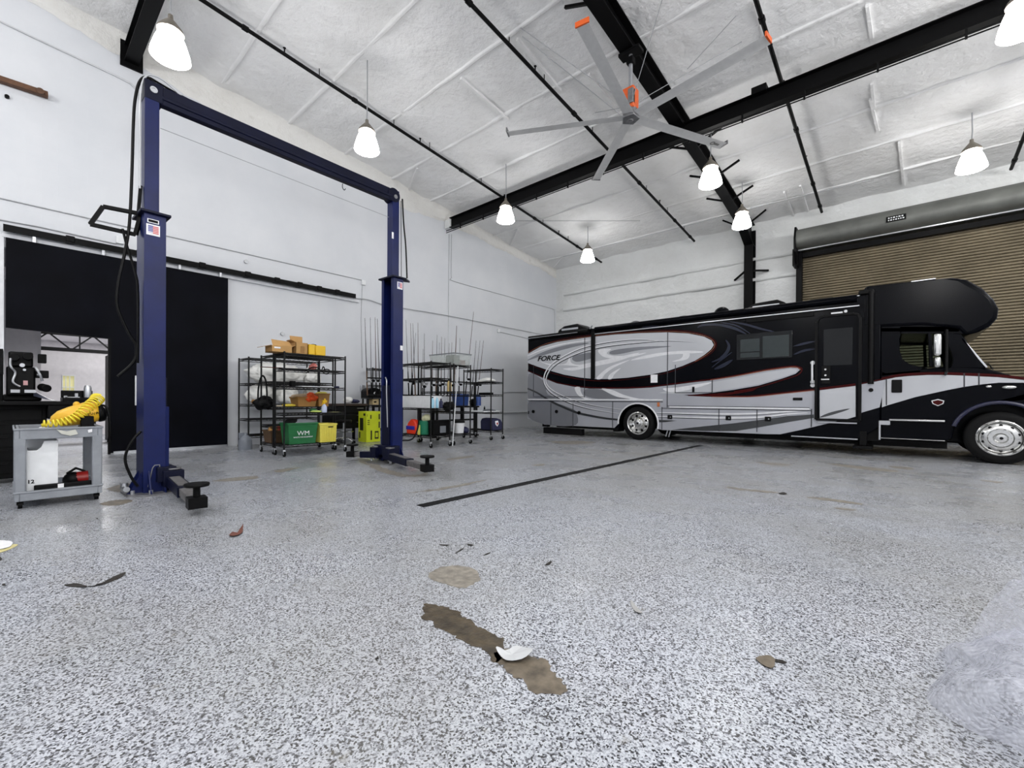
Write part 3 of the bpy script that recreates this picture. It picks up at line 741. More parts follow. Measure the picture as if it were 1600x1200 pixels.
for o, a in ((A0, 1), (B0, -1)):
    pt = lambda u, v, z: col_pt(o, a, u, v, z)
    du, dv = .10, .175
    # channel section: back web and two flanges with returned lips, open towards the other post
    sec = [(-du, -dv), (-du, dv), (du, dv), (du, dv - .07), (du - .012, dv - .07), (du - .012, dv - .012), (-du + .012, dv - .012), (-du + .012, -dv + .012), (du - .012, -dv + .012), (du - .012, -dv + .07), (du, -dv + .07), (du, -dv)]
    mb = MB(); n = len(sec); vs = [pt(u, v, .02) for u, v in sec] + [pt(u, v, 3.2) for u, v in sec]
    tr = tessellate_polygon([[Vector((u, v, 0)) for u, v in sec]])
    mb._add(vs, [(i, (i + 1) % n, n + (i + 1) % n, n + i) for i in range(n)] + [tuple(t) for t in tr] + [tuple(n + i for i in t) for t in tr])
    colm = mb.build('column', LIFT, lift, smooth=0)
    mb = MB(); mb.slab([pt(-.14, -.22, 3.2), pt(.14, -.22, 3.2), pt(.14, .22, 3.2), pt(-.14, .22, 3.2)], (0, 0, .03)); mb.build('cap_plate', LIFTD, colm, bevel=.006)
    mb = MB(); mb.obox(o + U * (-a * .012) + Z * (3.23 + .76), U * .068, V * .08, Z * .77); mast = mb.build('mast', LIFT, lift, smooth=0, bevel=.006)
    # base plate with gussets and anchor bolts
    mb = MB(); P = []
    for u, v in ((-.24, -.2), (-.24, .2), (-.12, .32), (.3, .34), (.36, .2), (.36, -.2), (.3, -.34), (-.12, -.32)): P.append(pt(u, v, 0))
    mb.slab(P, (0, 0, .022)); bp = mb.build('base_plate', GREYM, lift, smooth=0)
    mb = MB()
    for u, v in ((-.19, -.15), (-.19, .15), (-.05, .26), (.22, .28), (-.05, -.26), (.22, -.28)): mb.cyl(pt(u, v, .02), pt(u, v, .06), .02, n=8)
    mb.build('anchor_bolt', SILVERM, bp, smooth=0)
    for s, v0 in ((1, dv), (-1, -dv)):
        for u0 in (-.06, .07):
            mb = MB(); mb.slab([pt(u0, v0, .02), pt(u0, v0 + s * .14, .02), pt(u0, v0 + s * .1, .06), pt(u0, v0, .27)], U * .014); mb.build('gusset', LIFT, lift, smooth=0)
    for v0 in (-.08, .09):
        mb = MB(); mb.slab([pt(-du, v0, .02), pt(-du - .14, v0, .02), pt(-du - .1, v0, .05), pt(-du, v0, .26)], V * .014); mb.build('gusset', LIFT, lift, smooth=0)
    # carriage riding in the channel
    mb = MB(); mb.obox(pt(.09, 0, .72), U * .04, V * .1, Z * .62); mb.obox(pt(.1, 0, .22), U * .09, V * .25, Z * .085)
    mb.obox(pt(.16, .19, .17), U * .1, V * .085, Z * .09); mb.obox(pt(.16, -.19, .17), U * .1, V * .085, Z * .09)
    car = mb.build('carriage', LIFTD, lift, smooth=0, bevel=.006)
    mb = MB()
    for s in (1, -1): mb.cyl(pt(.17, .2 * s, .05), pt(.17, .2 * s, .29), .045, n=14); mb.cyl(pt(.17, .2 * s, .27), pt(.17, .2 * s, .285), .075, n=16)
    mb.build('pivot_pin', GREYM, car)
    # swing arms with their pads
    ends = [Vector((-4.93, 1.17, .12)), Vector((-7.9, 1.32, .12))] if a > 0 else [Vector((-5.03, 3.95, .12)), Vector((-7.38, 4.03, .12))]
    for s, e in zip((1, -1), ends):
        p0 = pt(.17, .2 * s, .13); d = (e - p0); L = d.length; d.normalize()
        mb = MB(); mb.beam(p0 - d * .06, p0 + d * L * .55, .14, .11); arm = mb.build('swing_arm', [LIFTD], lift, smooth=0, bevel=.006)
        mb = MB(); mb.beam(p0 + d * L * .3, e, .105, .08); mb.build('arm_extension', ARMTOP, arm, smooth=0, bevel=.005)
        mb = MB(); mb.beam(p0 + d * .02 + Z * .058, p0 + d * L * .5 + Z * .058, .1, .006); mb.build('arm_top', ARMTOP, arm, smooth=0)
        mb = MB(); mb.cyl(e + Vector((0, 0, .0)) - d * .05, e + Vector((0, 0, .15)) - d * .05, .03, n=14); mb.lathe([(.001, .15), (.1, .15), (.105, .165), (.1, .178), (.001, .178)], e - d * .05, n=20)
        mb.obox(e - d * .05, d * .075, d.cross(Z) * .075, Z * .05); mb.build('lifting_pad', BLACK, arm, smooth=30)
    # flag sticker and maker's plate near the top
    if a > 0: c0, rt, nn, sw = o + V * (dv + .002) + U * -.02, U, V, .062
    else: c0, rt, nn, sw = o + V * (dv + .002) + U * .03, U, V, .055
    zc = 3.02 if a > 0 else 3.08
    mb = MB(); mb.obox(c0 + Z * zc, rt * sw, nn * .002, Z * .062); st = mb.build('flag_sticker', PAPER, colm, smooth=0)
    mb = MB()
    for k in range(5):
        z = zc + .038 - k * .018
        mb.mat(0).obox(c0 + nn * .003 + Z * z + rt * (sw * .38), rt * sw * .42, nn * .001, Z * .006); mb.mat(1).obox(c0 + nn * .003 + Z * (z + .002) - rt * (sw * .38), rt * sw * .36, nn * .001, Z * (.007 if k < 4 else .002))
    mb.build('flag_print', [FLAGR, FLAGB], colm, smooth=0)
    if a > 0:
        mb = MB(); mb.obox(c0 + Z * (zc + .1), rt * sw * .85, nn * .002, Z * .022); mb.build('name_plate', PAPER, colm, smooth=0)
        mb = MB(); mb.obox(c0 + nn * .003 + Z * (zc + .1), rt * sw * .7, nn * .001, Z * .014); mb.build('name_plate_print', BLACK, colm, smooth=0)
        # open hook bracket on the back of the cap
        q = [pt(-.1, .02, 3.22), pt(-.42, .0, 3.2), pt(-.52, -.02, 2.98), pt(-.14, -.02, 2.98), pt(-.1, 0, 3.2)]
        mb = MB()
        for i in range(4): mb.beam(q[i], q[i + 1], .05, .035)
        mb.beam(pt(-.12, 0, 3.22), pt(-.1, 0, 3.55), .03, .03); mb.build('hook_bracket', BLACK, lift, smooth=0)
        # hydraulic hose, thin white conduit, and power cord down the back
        mb = MB(); hb = [(.13, 0, 4.7), (-.02, 0, 4.83), (-.11, .02, 4.74), (-.155, .02, 4.5), (-.17, .02, 4.2), (-.18, .02, 3.7), (-.2, .02, 3.1), (-.24, .03, 2.75), (-.3, .03, 2.35), (-.3, .03, 2.1), (-.2, .03, 1.82), (-.14, .03, 1.7), (-.16, .03, 1.52), (-.3, .03, 1.34)]
        mb.tube(smooth_pts([pt(*h) for h in hb], 6), .016, 8); mb.build('hydraulic_hose', BLACKP, lift)
        mb = MB(); mb.tube(smooth_pts([pt(*h) for h in [(.3, .06, 4.74), (.05, .05, 4.86), (-.1, .05, 4.7), (-.115, .05, 3.9), (-.115, .05, 3.5)]], 5), .01, 8); mb.build('conduit', GALV, lift)
        mb = MB(); mb.tube(smooth_pts([pt(*h) for h in [(-.26, .02, 3.0), (-.22, .03, 2.8), (-.16, .05, 2.55), (-.13, .05, 2.3), (-.13, .05, 1.5)]], 5), .013, 8); mb.build('power_cord', BLACKP, lift)
        mb = MB(); mb.tube(smooth_pts([pt(*h) for h in [(-.11, .1, .72), (-.2, .12, .6), (-.25, .12, .42), (-.2, .12, .22), (-.14, .12, .1)]], 5), .014, 8); mb.build('hydraulic_hose', BLACKP, lift)
        mb = MB(); mb.slab([pt(.101, dv + .002, .02), pt(.101, dv + .002, 1.0), pt(.135, dv - .01, 1.0), pt(.135, dv - .01, .02)], V * -.05); mb.build('side_rail', LIFT, lift, smooth=0)
        mb = MB(); mb.tube([pt(-.06, dv + .005, .09), pt(-.02, dv + .006, .3), pt(.0, dv + .006, .33), pt(.045, dv + .006, .33), pt(.05, dv + .005, .2)], .006, 6); mb.build('weld_seam', GREYM, lift)
        mb = MB(); q = pt(-.24, .02, .08); mb.cyl(q, q + Z * .06, .035); mb.cyl(q - V * .06, q + V * .12, .03); mb.build('hose_fitting', SILVERM, lift)
    else:
        mb = MB(); mb.tube(smooth_pts([pt(*h) for h in [(-.1, .14, 4.62), (-.13, .14, 4.2), (-.17, .15, 3.8), (-.2, .15, 3.25)]], 5), .013, 8); mb.build('lift_cable', BLACKP, lift)
        mb = MB(); mb.tube([pt(-.1, .1, 4.6), pt(-.115, .1, 3.24)], .006, 6); mb.build('lift_cable', BLACKP, lift)
        mb = MB(); mb.slab([pt(-.14, .02, 3.2), pt(-.3, .1, 3.2), pt(-.14, .2, 3.2)], (0, 0, .03)); mb.build('cable_lug', LIFTD, lift, smooth=0)
        mb = MB(); mb.obox(pt(.058, .085, 3.95), U * .018, V * .002, Z * .055); mb.build('label_sticker', PAPER, lift, smooth=0); mb = MB(); mb.obox(pt(-.07, dv + .002, 2.0), U * .026, V * .002, Z * .04); mb.build('label_sticker', PAPER, lift, smooth=0)
        mb = MB(); q = pt(.14, .05, 1.35); mb.tube(smooth_pts([pt(.125, .06, .62), pt(.15, .06, 1.2), pt(.15, .06, 1.42), pt(.13, .0, 1.48)], 5), .011, 8); mb.build('release_handle', SILVERM, lift)
        mb = MB(); mb.tube(smooth_pts([pt(-.1, .17, .38), pt(-.3, .2, .4), pt(-.42, .2, .6), pt(-.45, .18, .9)], 6), .014, 8); mb.build('hydraulic_hose', BLACKP, lift)
# overhead beam with a lip along it, pulley ends
mb = MB(); a0, b0 = A0 + U * .07 + Z * 4.675, B0 - U * .05 + Z * 4.675
mb.beam(a0, b0, .15, .17); mb.beam(a0 - Z * .1 + V * .03, b0 - Z * .1 + V * .03, .1, .06); mb.beam(a0 + V * .078 - Z * .05, b0 + V * .078 - Z * .05, .02, .04)
ob = mb.build('overhead_beam', LIFTD, lift, smooth=0, bevel=.008)
mb = MB(); mb.cyl(B0 - U * .03 + Z * 4.66 - V * .085, B0 - U * .03 + Z * 4.66 + V * .085, .12, n=24); mb.build('elbow', LIFTD, lift)
mb = MB(); mb.cyl(B0 + Z * 4.64 - V * .09, B0 + Z * 4.64 + V * .095, .035, n=14); mb.build('pulley_bolt', GREYM, lift)
mb = MB(); mb.obox(A0 + Z * 4.66 + U * .005, U * .09, V * .085, Z * .11); mb.build('beam_bracket', LIFTD, lift, smooth=0, bevel=.01)
mb = MB(); mb.lathe([(.036, 0), (.036, .012), (.02, .012), (.018, .006), (.001, .006)], A0 + Z * 4.67 + V * .086, V, n=20); mb.build('pulley_bolt', SILVERM, lift)
mb = MB(); mb.tube([A0 + U * .08 + Z * 4.3, B0 - U * .08 + Z * 4.3 - Z * .02], .004, 5); mb.build('trip_wire', CABLE, lift)
mb = MB(); q = A0 + U * 2.4 + Z * 4.53; mb.tube(smooth_pts([q, q - Z * .06, q - Z * .09 + U * .03, q - Z * .06 + U * .05], 4), .006, 6); mb.build('wire_hook', BLACK, lift)
mb = MB(); mb.tube(smooth_pts([A0 + U * -.02 + Z * 4.84, A0 + U * .3 + Z * 4.79, A0 + U * .8 + Z * 4.775, B0 - U * .8 + Z * 4.775], 5), .012, 6); mb.build('hydraulic_hose', BLACKP, lift)

# ================================================================ motorhome
YS, YE = 11.7, 14.15
rvp = thing('motorhome', 'large black and silver motorhome with swirl graphics parked along the back wall', 'motorhome', (-4, 12.9, 0))
RX = -9.535
def rv(px, py, off=0.):
    p = at(px, py, 1, YS); return Vector((p.x, YS - off, p.z))
SIL = M('motorhome silver paint', rgb(170, 172, 179), .22, .15, vary=(.7, .06), coat=.5)
SILD = M('motorhome dark silver paint', rgb(126, 128, 134), .25, .2, vary=(.7, .06), coat=.5)
PEARL = M('motorhome pearl paint', rgb(186, 188, 193), .2, .05, vary=(.7, .05), coat=.5)
WHITES = M('motorhome white stripe', rgb(222, 223, 226), .22, coat=.5)
GRAPH = M('motorhome graphite paint', rgb(58, 60, 62), .25, .2, coat=.5)
TEAL = M('motorhome blue grey ghost stripe', rgb(34, 38, 54), .25, spec=.2)
REDP = M('motorhome dark red stripe', rgb(60, 6, 6), .45, spec=.1)
ORP = M('motorhome orange pinstripe', rgb(150, 92, 72), .4, spec=.2)
DGLASS = M('dark tinted glass', rgb(10, 13, 16), .05, spec=.3)
PANE = M('clear cab glass', rgb(214, 226, 222), .02, trans=1.0); PANE.node_tree.nodes['Principled BSDF'].inputs['IOR'].default_value = 1.02
SEAM = M('panel seam', rgb(40, 42, 48), .5)
# house body
zr = 3.30
ARCHR = [(-5.525 + .60 * math.cos(rad(t)), .47 + .56 * math.sin(rad(t))) for t in range(194, -20, -11)]
prof = [(RX, .47), (RX + .75, .29), (-6.25, .30)] + [p for p in ARCHR if p[1] > .31] + [(-4.9, .31), (-2.0, .335), (-.6, .335), (-.28, .6), (-.28, 3.34), (-.6, 3.36), (-2.3, 3.31), (-5.5, 3.30), (RX + .05, zr - .02), (RX, zr - .1)]
mb = MB(); mb.prism(prof, YS + .004, YE, 1); mb.box(-6.1, -4.95, YS + .5, YE - .5, .31, 1.0); house = mb.build('house_body', GLOSSBLK, rvp, smooth=30, bevel=.03)
# wheel well behind the rear wheel
wc = Vector((-5.525, YS, .47)); fc = Vector((1.385, YS, .47))
# bunk over the cab
bk = [(1345, 466), (1351, 447), (1420, 439.5), (1490, 433), (1512, 436.5), (1535, 449), (1553, 466), (1561.5, 482), (1559, 497), (1547, 510), (1528, 519), (1506, 524.5), (1496, 514), (1440, 509), (1380, 511.5), (1345, 513)]
P = [(rv(*p).x, rv(*p).z) for p in bk]; mb = MB(); mb.prism(P, YS + .002, YE, 1); mb.build('overcab_bunk', GLOSSBLK, rvp, smooth=30, bevel=.07, seg=4)
# truck cab: lower body, pillars, roof, with open window holes glazed below
CY0, CY1 = YS + .03, YE - .03
X = lambda px, py: (rv(px, py).x, rv(px, py).z)
low = [(-.28, .34), (.55, .34), (.77, .42)] + [(1.385 + .61 * math.cos(rad(t)), .47 + .61 * math.sin(rad(t))) for t in range(180, -1, -15)] + [(2.02, .42), (2.45, .42), (2.5, .9), (2.42, 1.3), (2.1, 1.45), X(1600, 592), X(1570, 583), X(1540, 575), X(1480, 573), X(1384, 581), (-.28, 1.78)]
mb = MB(); mb.prism(low, CY0, CY1, 1); mb.box(.7, 2.1, CY0 + .5, CY1 - .5, .31, 1.1); cab = mb.build('truck_cab', GLOSSBLK, rvp, smooth=30, bevel=.03)
mb = MB()
for y in (CY0, CY1 - .1):
    mb.prism([X(1376, 512), X(1420, 512), X(1408, 520), X(1405.5, 528), X(1406, 548), X(1411, 562), X(1424, 570), X(1440, 573), X(1440, 582), X(1376, 588)], y, y + .1, 1)
    mb.prism([X(1405, 510), X(1508, 510), X(1508, 521), X(1405, 521)], y, y + .1, 1)
    mb.prism([X(1472, 518), X(1503, 522), X(1541, 575), X(1484, 575), X(1488, 570), X(1489, 560), X(1485, 547), X(1478, 532)], y, y + .1, 1)
    mb.prism([X(1450, 520), X(1456, 520), X(1459, 573), X(1452, 573)], y, y + .1, 1)
mb.prism([X(1376, 505), X(1506, 505), X(1500, 518), X(1376, 518)], CY0, CY1, 1)
mb.build('cab_pillars', GLOSSBLK, rvp, smooth=30, bevel=.012)
for y in (CY0 + .04, CY1 - .06):
    mb = MB(); mb.prism([X(1404, 519), X(1480, 519), X(1492, 574), X(1404, 574)], y, y + .012, 1); mb.build('side_window', PANE, rvp, smooth=0)
mb = MB(); a, b = rv(1502, 528), rv(1541, 575); mb.slab([(a.x, CY0 + .06, a.z), (b.x, CY0 + .06, b.z), (b.x, CY1 - .06, b.z), (a.x, CY1 - .06, a.z)], (.012, 0, .01)); mb.build('windshield', PANE, rvp, smooth=0)
mb = MB(); a, b = rv(1502, 529, -.03), rv(1541, 574, -.03); mb.beam((a.x + .012, CY0 + .02, a.z), (b.x + .012, CY0 + .02, b.z), .04, .03); mb.build('windshield_trim', SILVERM, rvp, bevel=.004)
mb = MB(); q = rv(1531, 570); mb.tube([(q.x, CY0 + .02, q.z), (q.x + .12, CY0 + .1, q.z + .02), (q.x + .22, CY0 + .5, q.z - .06)], .012, 6); mb.build('wiper', BLACKP, rvp)
mb = MB(); q = rv(1440, 600); mb.box(q.x - .25, q.x + .1, CY0 + .5, CY0 + .95, 1.3, 1.84); mb.box(q.x - .25, q.x + .1, CY1 - .95, CY1 - .5, 1.3, 1.84); mb.build('cab_seat', BLACKP, rvp, bevel=.04)
# chassis underneath
mb = MB(); mb.box(RX + 1.1, 2.2, YS + .55, YS + .75, .36, .6); mb.box(RX + 1.1, 2.2, YE - .75, YE - .55, .36, .6); mb.box(-4.4, -2.6, YS + .25, YS + .9, .2, .5); mb.box(-.55, .5, YS + .08, YS + .7, .3, .62)
mb.cyl((-5.525, YS + .25, .47), (-5.525, YE - .25, .47), .09); mb.cyl((1.385, YS + .25, .47), (1.385, YE - .25, .47), .08); mb.build('chassis', BLACK, rvp, smooth=30)
mb = MB(); mb.box(-8.5, -6.3, YS + .25, YE - .25, .22, .4); mb.box(-4.7, .72, YS + .3, YE - .3, .2, .4); mb.build('underbody_light_block', BLACK, rvp, smooth=0)  # boxes added under the body to block light and deepen the shadow


LAYN = [0]


def decal(mb, k, px, lay=1, sm=0, closed=True):
    LAYN[0] += 1; lay = lay + LAYN[0] * .018
    P = [rv(*p) for p in px]
    if sm: P = smooth_pts(P, sm, closed)
    mb.mat(k).poly([(max(p.x, RX + .006), YS - .0018 * lay, p.z) for p in P])


def stripe(mb, k, px, w0, w1=None, lay=4, sm=6, cap=True):
    """painted line along px; width in metres, w0 in the middle, tapering to w1 at both ends"""
    LAYN[0] += 1; lay = lay + LAYN[0] * .018
    P = smooth_pts([rv(*p) for p in px], sm); n = len(P); L = []; R = []
    for i, p in enumerate(P):
        d = P[min(i + 1, n - 1)] - P[max(i - 1, 0)]; s = Vector((-d.z, 0, d.x)).normalized()
        t = i / (n - 1); w = w0 if w1 is None else (w1 + (w0 - w1) * min(1, 4 * t * (1 - t)))
        y = YS - .0018 * lay
        L.append(Vector((p.x, y, p.z)) + s * w / 2); R.append(Vector((p.x, y, p.z)) - s * w / 2)
    b = L + R
    mb.mat(k)._add(b, [(i, i + 1, n + i + 1, n + i) for i in range(n - 1)])


LOW = [(824.5, 580), (845, 589), (870, 599), (895, 604), (920, 607), (945, 607.5), (980, 607.5), (1017, 605.6), (1055, 601), (1086, 597), (1110, 594.5), (1147, 589), (1197, 579.5), (1235, 574.5), (1246, 575), (1250, 578), (1243, 584), (1222, 591.5), (1185, 602.5), (1147, 609), (1110, 614), (1085, 616.3), (1069, 617.2),
       (1086, 619), (1112, 620), (1145, 620.3), (1179, 619.8), (1224, 615), (1273, 609.8), (1336, 602.5), (1384, 593)]
ARCH = [(wc.x + .60 * math.cos(rad(t)), wc.z + .56 * math.sin(rad(t))) for t in range(-14, 195, 11)]
mb = MB()
P = [(rv(*p).x, rv(*p).z) for p in LOW]
P += [(-.285, rv(1378, 636.5).z), (rv(1342, 646).x, rv(1342, 646).z), (rv(1305, 659).x, rv(1305, 659).z), (rv(1250, 672).x, rv(1250, 672).z), (rv(1219, 678.5).x, rv(1219, 678.5).z), (-2.3, .34), (-4.8, .315)]
P += [(x, z) for x, z in ARCH if z > .31]
P += [(-6.25, .305), (RX + .74, .3), (RX + .002, .475)]
mb.poly([(x, YS - .0018, z) for x, z in P]); mb.build('lower_side_panel', SIL, rvp, smooth=0, label='silver lower side with white swirls')
ELL = [(824.5, 553), (845, 541.5), (870, 534.5), (895, 530.5), (924, 526.5), (960, 522.8), (1000, 520.5), (1042, 519.3), (1075, 521), (1100, 526), (1112, 532), (1115.5, 539), (1111, 546), (1100, 555), (1086, 563.5), (1067, 571.5), (1042, 580), (1017, 585.3), (980, 590.3), (950, 592.3), (930, 592.3), (907, 590), (882, 585.6), (855, 578), (836, 571.5), (824.5, 567)]
mb = MB(); mb.poly([(rv(*p).x, YS - .0018, rv(*p).z) for p in ELL]); mb.build('upper_side_panel', PEARL, rvp, smooth=0, label='big pearl grey ellipse on the rear side')
# painted graphics
gm = [WHITES, SILD, GRAPH, TEAL, REDP, ORP, PEARL, SIL]
mb = MB()
W_, SD, GR, TE, RE, OR, PE, SI = range(8)
decal(mb, PE, [(1110, 597.5), (1147, 591.5), (1197, 582), (1235, 576.5), (1246, 577.5), (1243, 582), (1222, 589.5), (1185, 600.5), (1147, 607), (1110, 612.5), (1060, 616), (1030, 614), (1060, 606)], 2)
# pin lines round the ellipses and the waist
stripe(mb, OR, [(825, 551.6), (845, 540.3), (870, 533.3), (924, 525.3), (960, 521.6), (1000, 519.3), (1042, 518.1), (1075, 519.8), (1101, 525), (1113.5, 531.5), (1117, 539), (1112.5, 547), (1101, 556.3), (1086, 565)], .012, lay=4)
stripe(mb, RE, [(825, 549), (870, 531.5), (924, 523.4), (1000, 517.3), (1042, 516), (1075, 517.5), (1103, 523.5), (1116, 531), (1119.5, 539), (1114, 549), (1101, 558.5), (1067, 574), (1042, 582.5), (1017, 588), (980, 593)], .02, .01, lay=3)
stripe(mb, RE, [(824.5, 569), (855, 580.5), (882, 588), (907, 592.8), (930, 595), (950, 595), (980, 593)], .022, .01, lay=3)
stripe(mb, RE, [(824.5, 578.5), (845, 587.5), (870, 597.3), (895, 602.4), (920, 605.3), (945, 605.9), (980, 605.9), (1017, 604), (1055, 599.3), (1110, 592.8), (1147, 587), (1197, 577.6), (1235, 572.3), (1249, 573.5), (1253, 578), (1246, 586), (1222, 594), (1185, 605), (1147, 611.7)], .03, .02, lay=3)
stripe(mb, OR, [(1110, 593.8), (1147, 588.2), (1197, 578.8), (1235, 573.7), (1247.5, 575), (1251, 578)], .014, lay=4)
decal(mb, RE, [(1078, 617.4), (1110, 615.5), (1147, 612.5), (1185, 605.5), (1176, 611), (1140, 617), (1110, 619)], 2)
stripe(mb, RE, [(1075, 618), (1112, 618.8), (1145, 619), (1179, 618.3), (1224, 613.5), (1273, 608.3), (1336, 600.8), (1383, 591.5)], .03, .02, lay=3)
stripe(mb, OR, [(1112, 620), (1145, 620.2), (1179, 619.7), (1224, 615), (1273, 609.8)], .014, lay=4)
# long white double swirl
S1 = [(1040, 533), (1000, 530), (960, 533), (930, 538), (905, 545), (880, 557), (862, 569), (852, 583), (850.5, 597), (858, 610), (872, 620), (893, 630), (925, 639), (968, 646)]
S2 = [(1085, 534), (1042, 532), (1000, 535), (960, 539), (930, 544), (905, 551), (880, 562), (864, 573), (855, 586), (854, 598), (862, 608.5), (880, 618.5), (905, 627.5), (935, 634.5), (975, 640)]
stripe(mb, GR, [(x - .5, y + 1.2) for x, y in S1], .05, .0, lay=3); stripe(mb, W_, S1, .042, .004, lay=5)
stripe(mb, GR, [(x + .4, y + 1.1) for x, y in S2], .045, .0, lay=3); stripe(mb, W_, S2, .035, .004, lay=5)
stripe(mb, SD, [(824.5, 563), (845, 554), (870, 546), (895, 540), (920, 536)], .13, .02, lay=3); stripe(mb, W_, [(824.5, 556), (850, 545.5), (880, 537.5), (924, 531)], .05, .02, lay=4)
# pale flowing shapes
for k, pts in ((W_, [(842, 563.5), (852, 567), (868, 569.5), (884, 568), (890, 559), (893, 567), (905, 570), (925, 566), (945, 562), (1000, 551), (960, 566), (920, 574), (895, 579), (880, 576), (905, 573), (880, 570.5), (858, 570.5)]),
               (W_, [(935, 547), (955, 545), (948, 552), (960, 556), (985, 555), (1010, 551), (990, 557), (960, 560), (942, 557)]), (W_, [(985, 563), (1010, 555), (1042, 550), (1075, 548), (1100, 550), (1075, 552.5), (1042, 554.5), (1010, 560)]),
               (SD, [(894, 560), (900, 555), (925, 551), (926, 559), (905, 565), (897, 564)]), (SD, [(952, 552), (960, 547), (1000, 542), (1050, 541), (1000, 547), (975, 552), (960, 554)]),
               (W_, [(932, 592), (938, 584), (955, 572), (985, 562), (960, 574), (946, 584), (940, 592)]), (W_, [(950, 592), (954, 584), (970, 575), (960, 585), (956, 592)]), (W_, [(898, 606), (906, 604.8), (908, 613), (915, 621), (935, 625.5), (920, 625.5), (904, 618)]),
               (W_, [(940, 607.5), (956, 609), (975, 617), (1000, 623), (1030, 624), (985, 625), (962, 619)]), (SD, [(916, 608), (940, 609), (960, 619), (985, 624), (940, 624), (914, 618)]), (W_, [(1036, 607), (1060, 605), (1112, 597), (1085, 607), (1050, 613)]),
               (SD, [(826, 584), (850, 596), (856, 616), (880, 625), (826, 625)]), (SD, [(826, 628), (860, 628), (890, 637), (900, 644), (900, 664), (858, 664), (826, 652)]), (W_, [(1060, 549), (1067, 553), (1064, 560), (1050, 565), (1072, 562), (1078, 554), (1072, 549)])):
    decal(mb, k, pts, 2, 4)
# dark sweep stripe along the bottom and its continuation
stripe(mb, GR, [(824.5, 607), (840, 614), (859, 626), (880, 636), (902.5, 645), (925, 650), (945, 653.5), (968, 656)], .07, .05, lay=5)
decal(mb, GR, [(1026, 656), (1040, 656.5), (1058, 657.2), (1040, 659.5), (1026, 660)], 5)
for y0, y1, y2 in ((644.5, 647, 642), (650.5, 653, 646)):
    stripe(mb, W_, [(1026, y0), (1080, y0 + 1.5), (1130, y1), (1183, y1 - .8), (1230, y2 + 1), (1262, y2 - 1)], .045, .01, lay=4)
    stripe(mb, GR, [(1026, y0 + 1.6), (1080, y0 + 3.1), (1130, y1 + 1.6), (1183, y1 + .9), (1230, y2 + 2.5)], .022, .006, lay=3)
decal(mb, GR, [(1050, 671.5), (1100, 666), (1145, 661.5), (1185, 656.5), (1230, 650), (1272, 647.5), (1272, 653), (1235, 659), (1190, 667), (1150, 673.5), (1100, 673.5)], 3)
decal(mb, GR, [(1277, 651), (1290, 648), (1328, 638.5), (1310, 647.5), (1290, 653), (1277, 655.5)], 3)
# ghost swirls on the black
for pts, w in (([(1110, 507.5), (1130, 508.5), (1150, 514), (1166, 522)], .07), ([(1126, 504), (1150, 508.5), (1172, 521)], .035), ([(1140, 502.5), (1165, 507), (1190, 514), (1212, 519)], .05), ([(1134, 531), (1139, 540), (1136, 550), (1126, 560), (1112, 566)], .08),
               ([(1112, 574), (1128, 562), (1144, 550)], .03), ([(1116, 577), (1130, 571), (1145, 562)], .09), ([(1240, 541), (1256, 537), (1274, 533)], .05), ([(1240, 554), (1256, 548), (1274, 545)], .05), ([(1003, 511), (1030, 509.5)], .05), ([(1090, 512), (1100, 507.5), (1130, 507)], .06)):
    stripe(mb, TE, pts, w, .01, lay=2)
mb.build('paint_graphics', gm, rvp, smooth=0)
lettering('lettering', 'FORCE', BLACK, rvp, rv(856.5, 560, .008), (1, 0, 0), (0, 0, 1), .22, shear=.3, stretch=1.3, bold=.03)
# panel seams and slide-out edges
mb = MB()
for x, y0, y1 in ((861, 630, 664), (895.5, 630, 667), (957.5, 627, 668), (1034.5, 636, 671), (1123.5, 638, 674), (1183, 638, 675), (1268, 639, 667), (914, 527, 621), (834, 570, 619), (1043.5, 519, 637), (1055.5, 570, 614), (1113, 594, 613)):
    a, b = rv(x, y0), rv(x, y1); mb.box(a.x - .009, a.x + .009, YS - .012, YS, b.z, a.z)
for x0, x1, y in ((826, 1036, 626.5), (1034, 1268, 637.8), (834, 913, 620), (1043, 1265, 634.2), (1055, 1113, 613.7), (1283, 1343, 620)):
    a, b = rv(x0, y), rv(x1, y); mb.box(a.x, b.x, YS - .012, YS, a.z - .008, a.z + .008)
mb.build('panel_seam', SEAM, rvp, smooth=0)
mb = MB()
for x0, x1, y in ((826, 1036, 624.3), (1046, 1265, 636)):
    a, b = rv(x0, y), rv(x1, y); mb.box(a.x, b.x, YS - .03, YS, a.z - .022, a.z + .022)
mb.build('trim_rail', WHITES, rvp, bevel=.008)
mb = MB(); a, b = rv(924.5, 522), rv(930, 592); mb.box(a.x, b.x, YS - .05, YS, b.z, a.z + .05); mb.build('slide_seal', BLACKP, rvp, bevel=.01)
mb = MB(); a, b = rv(907, 585), rv(914, 592.5); mb.box(rv(1017, 585).x, rv(1027.5, 585).x, YS - .012, YS - .004, rv(1020, 598).z, rv(1020, 585.5).z); mb.build('notice_sticker', PAPER, rvp, smooth=0)
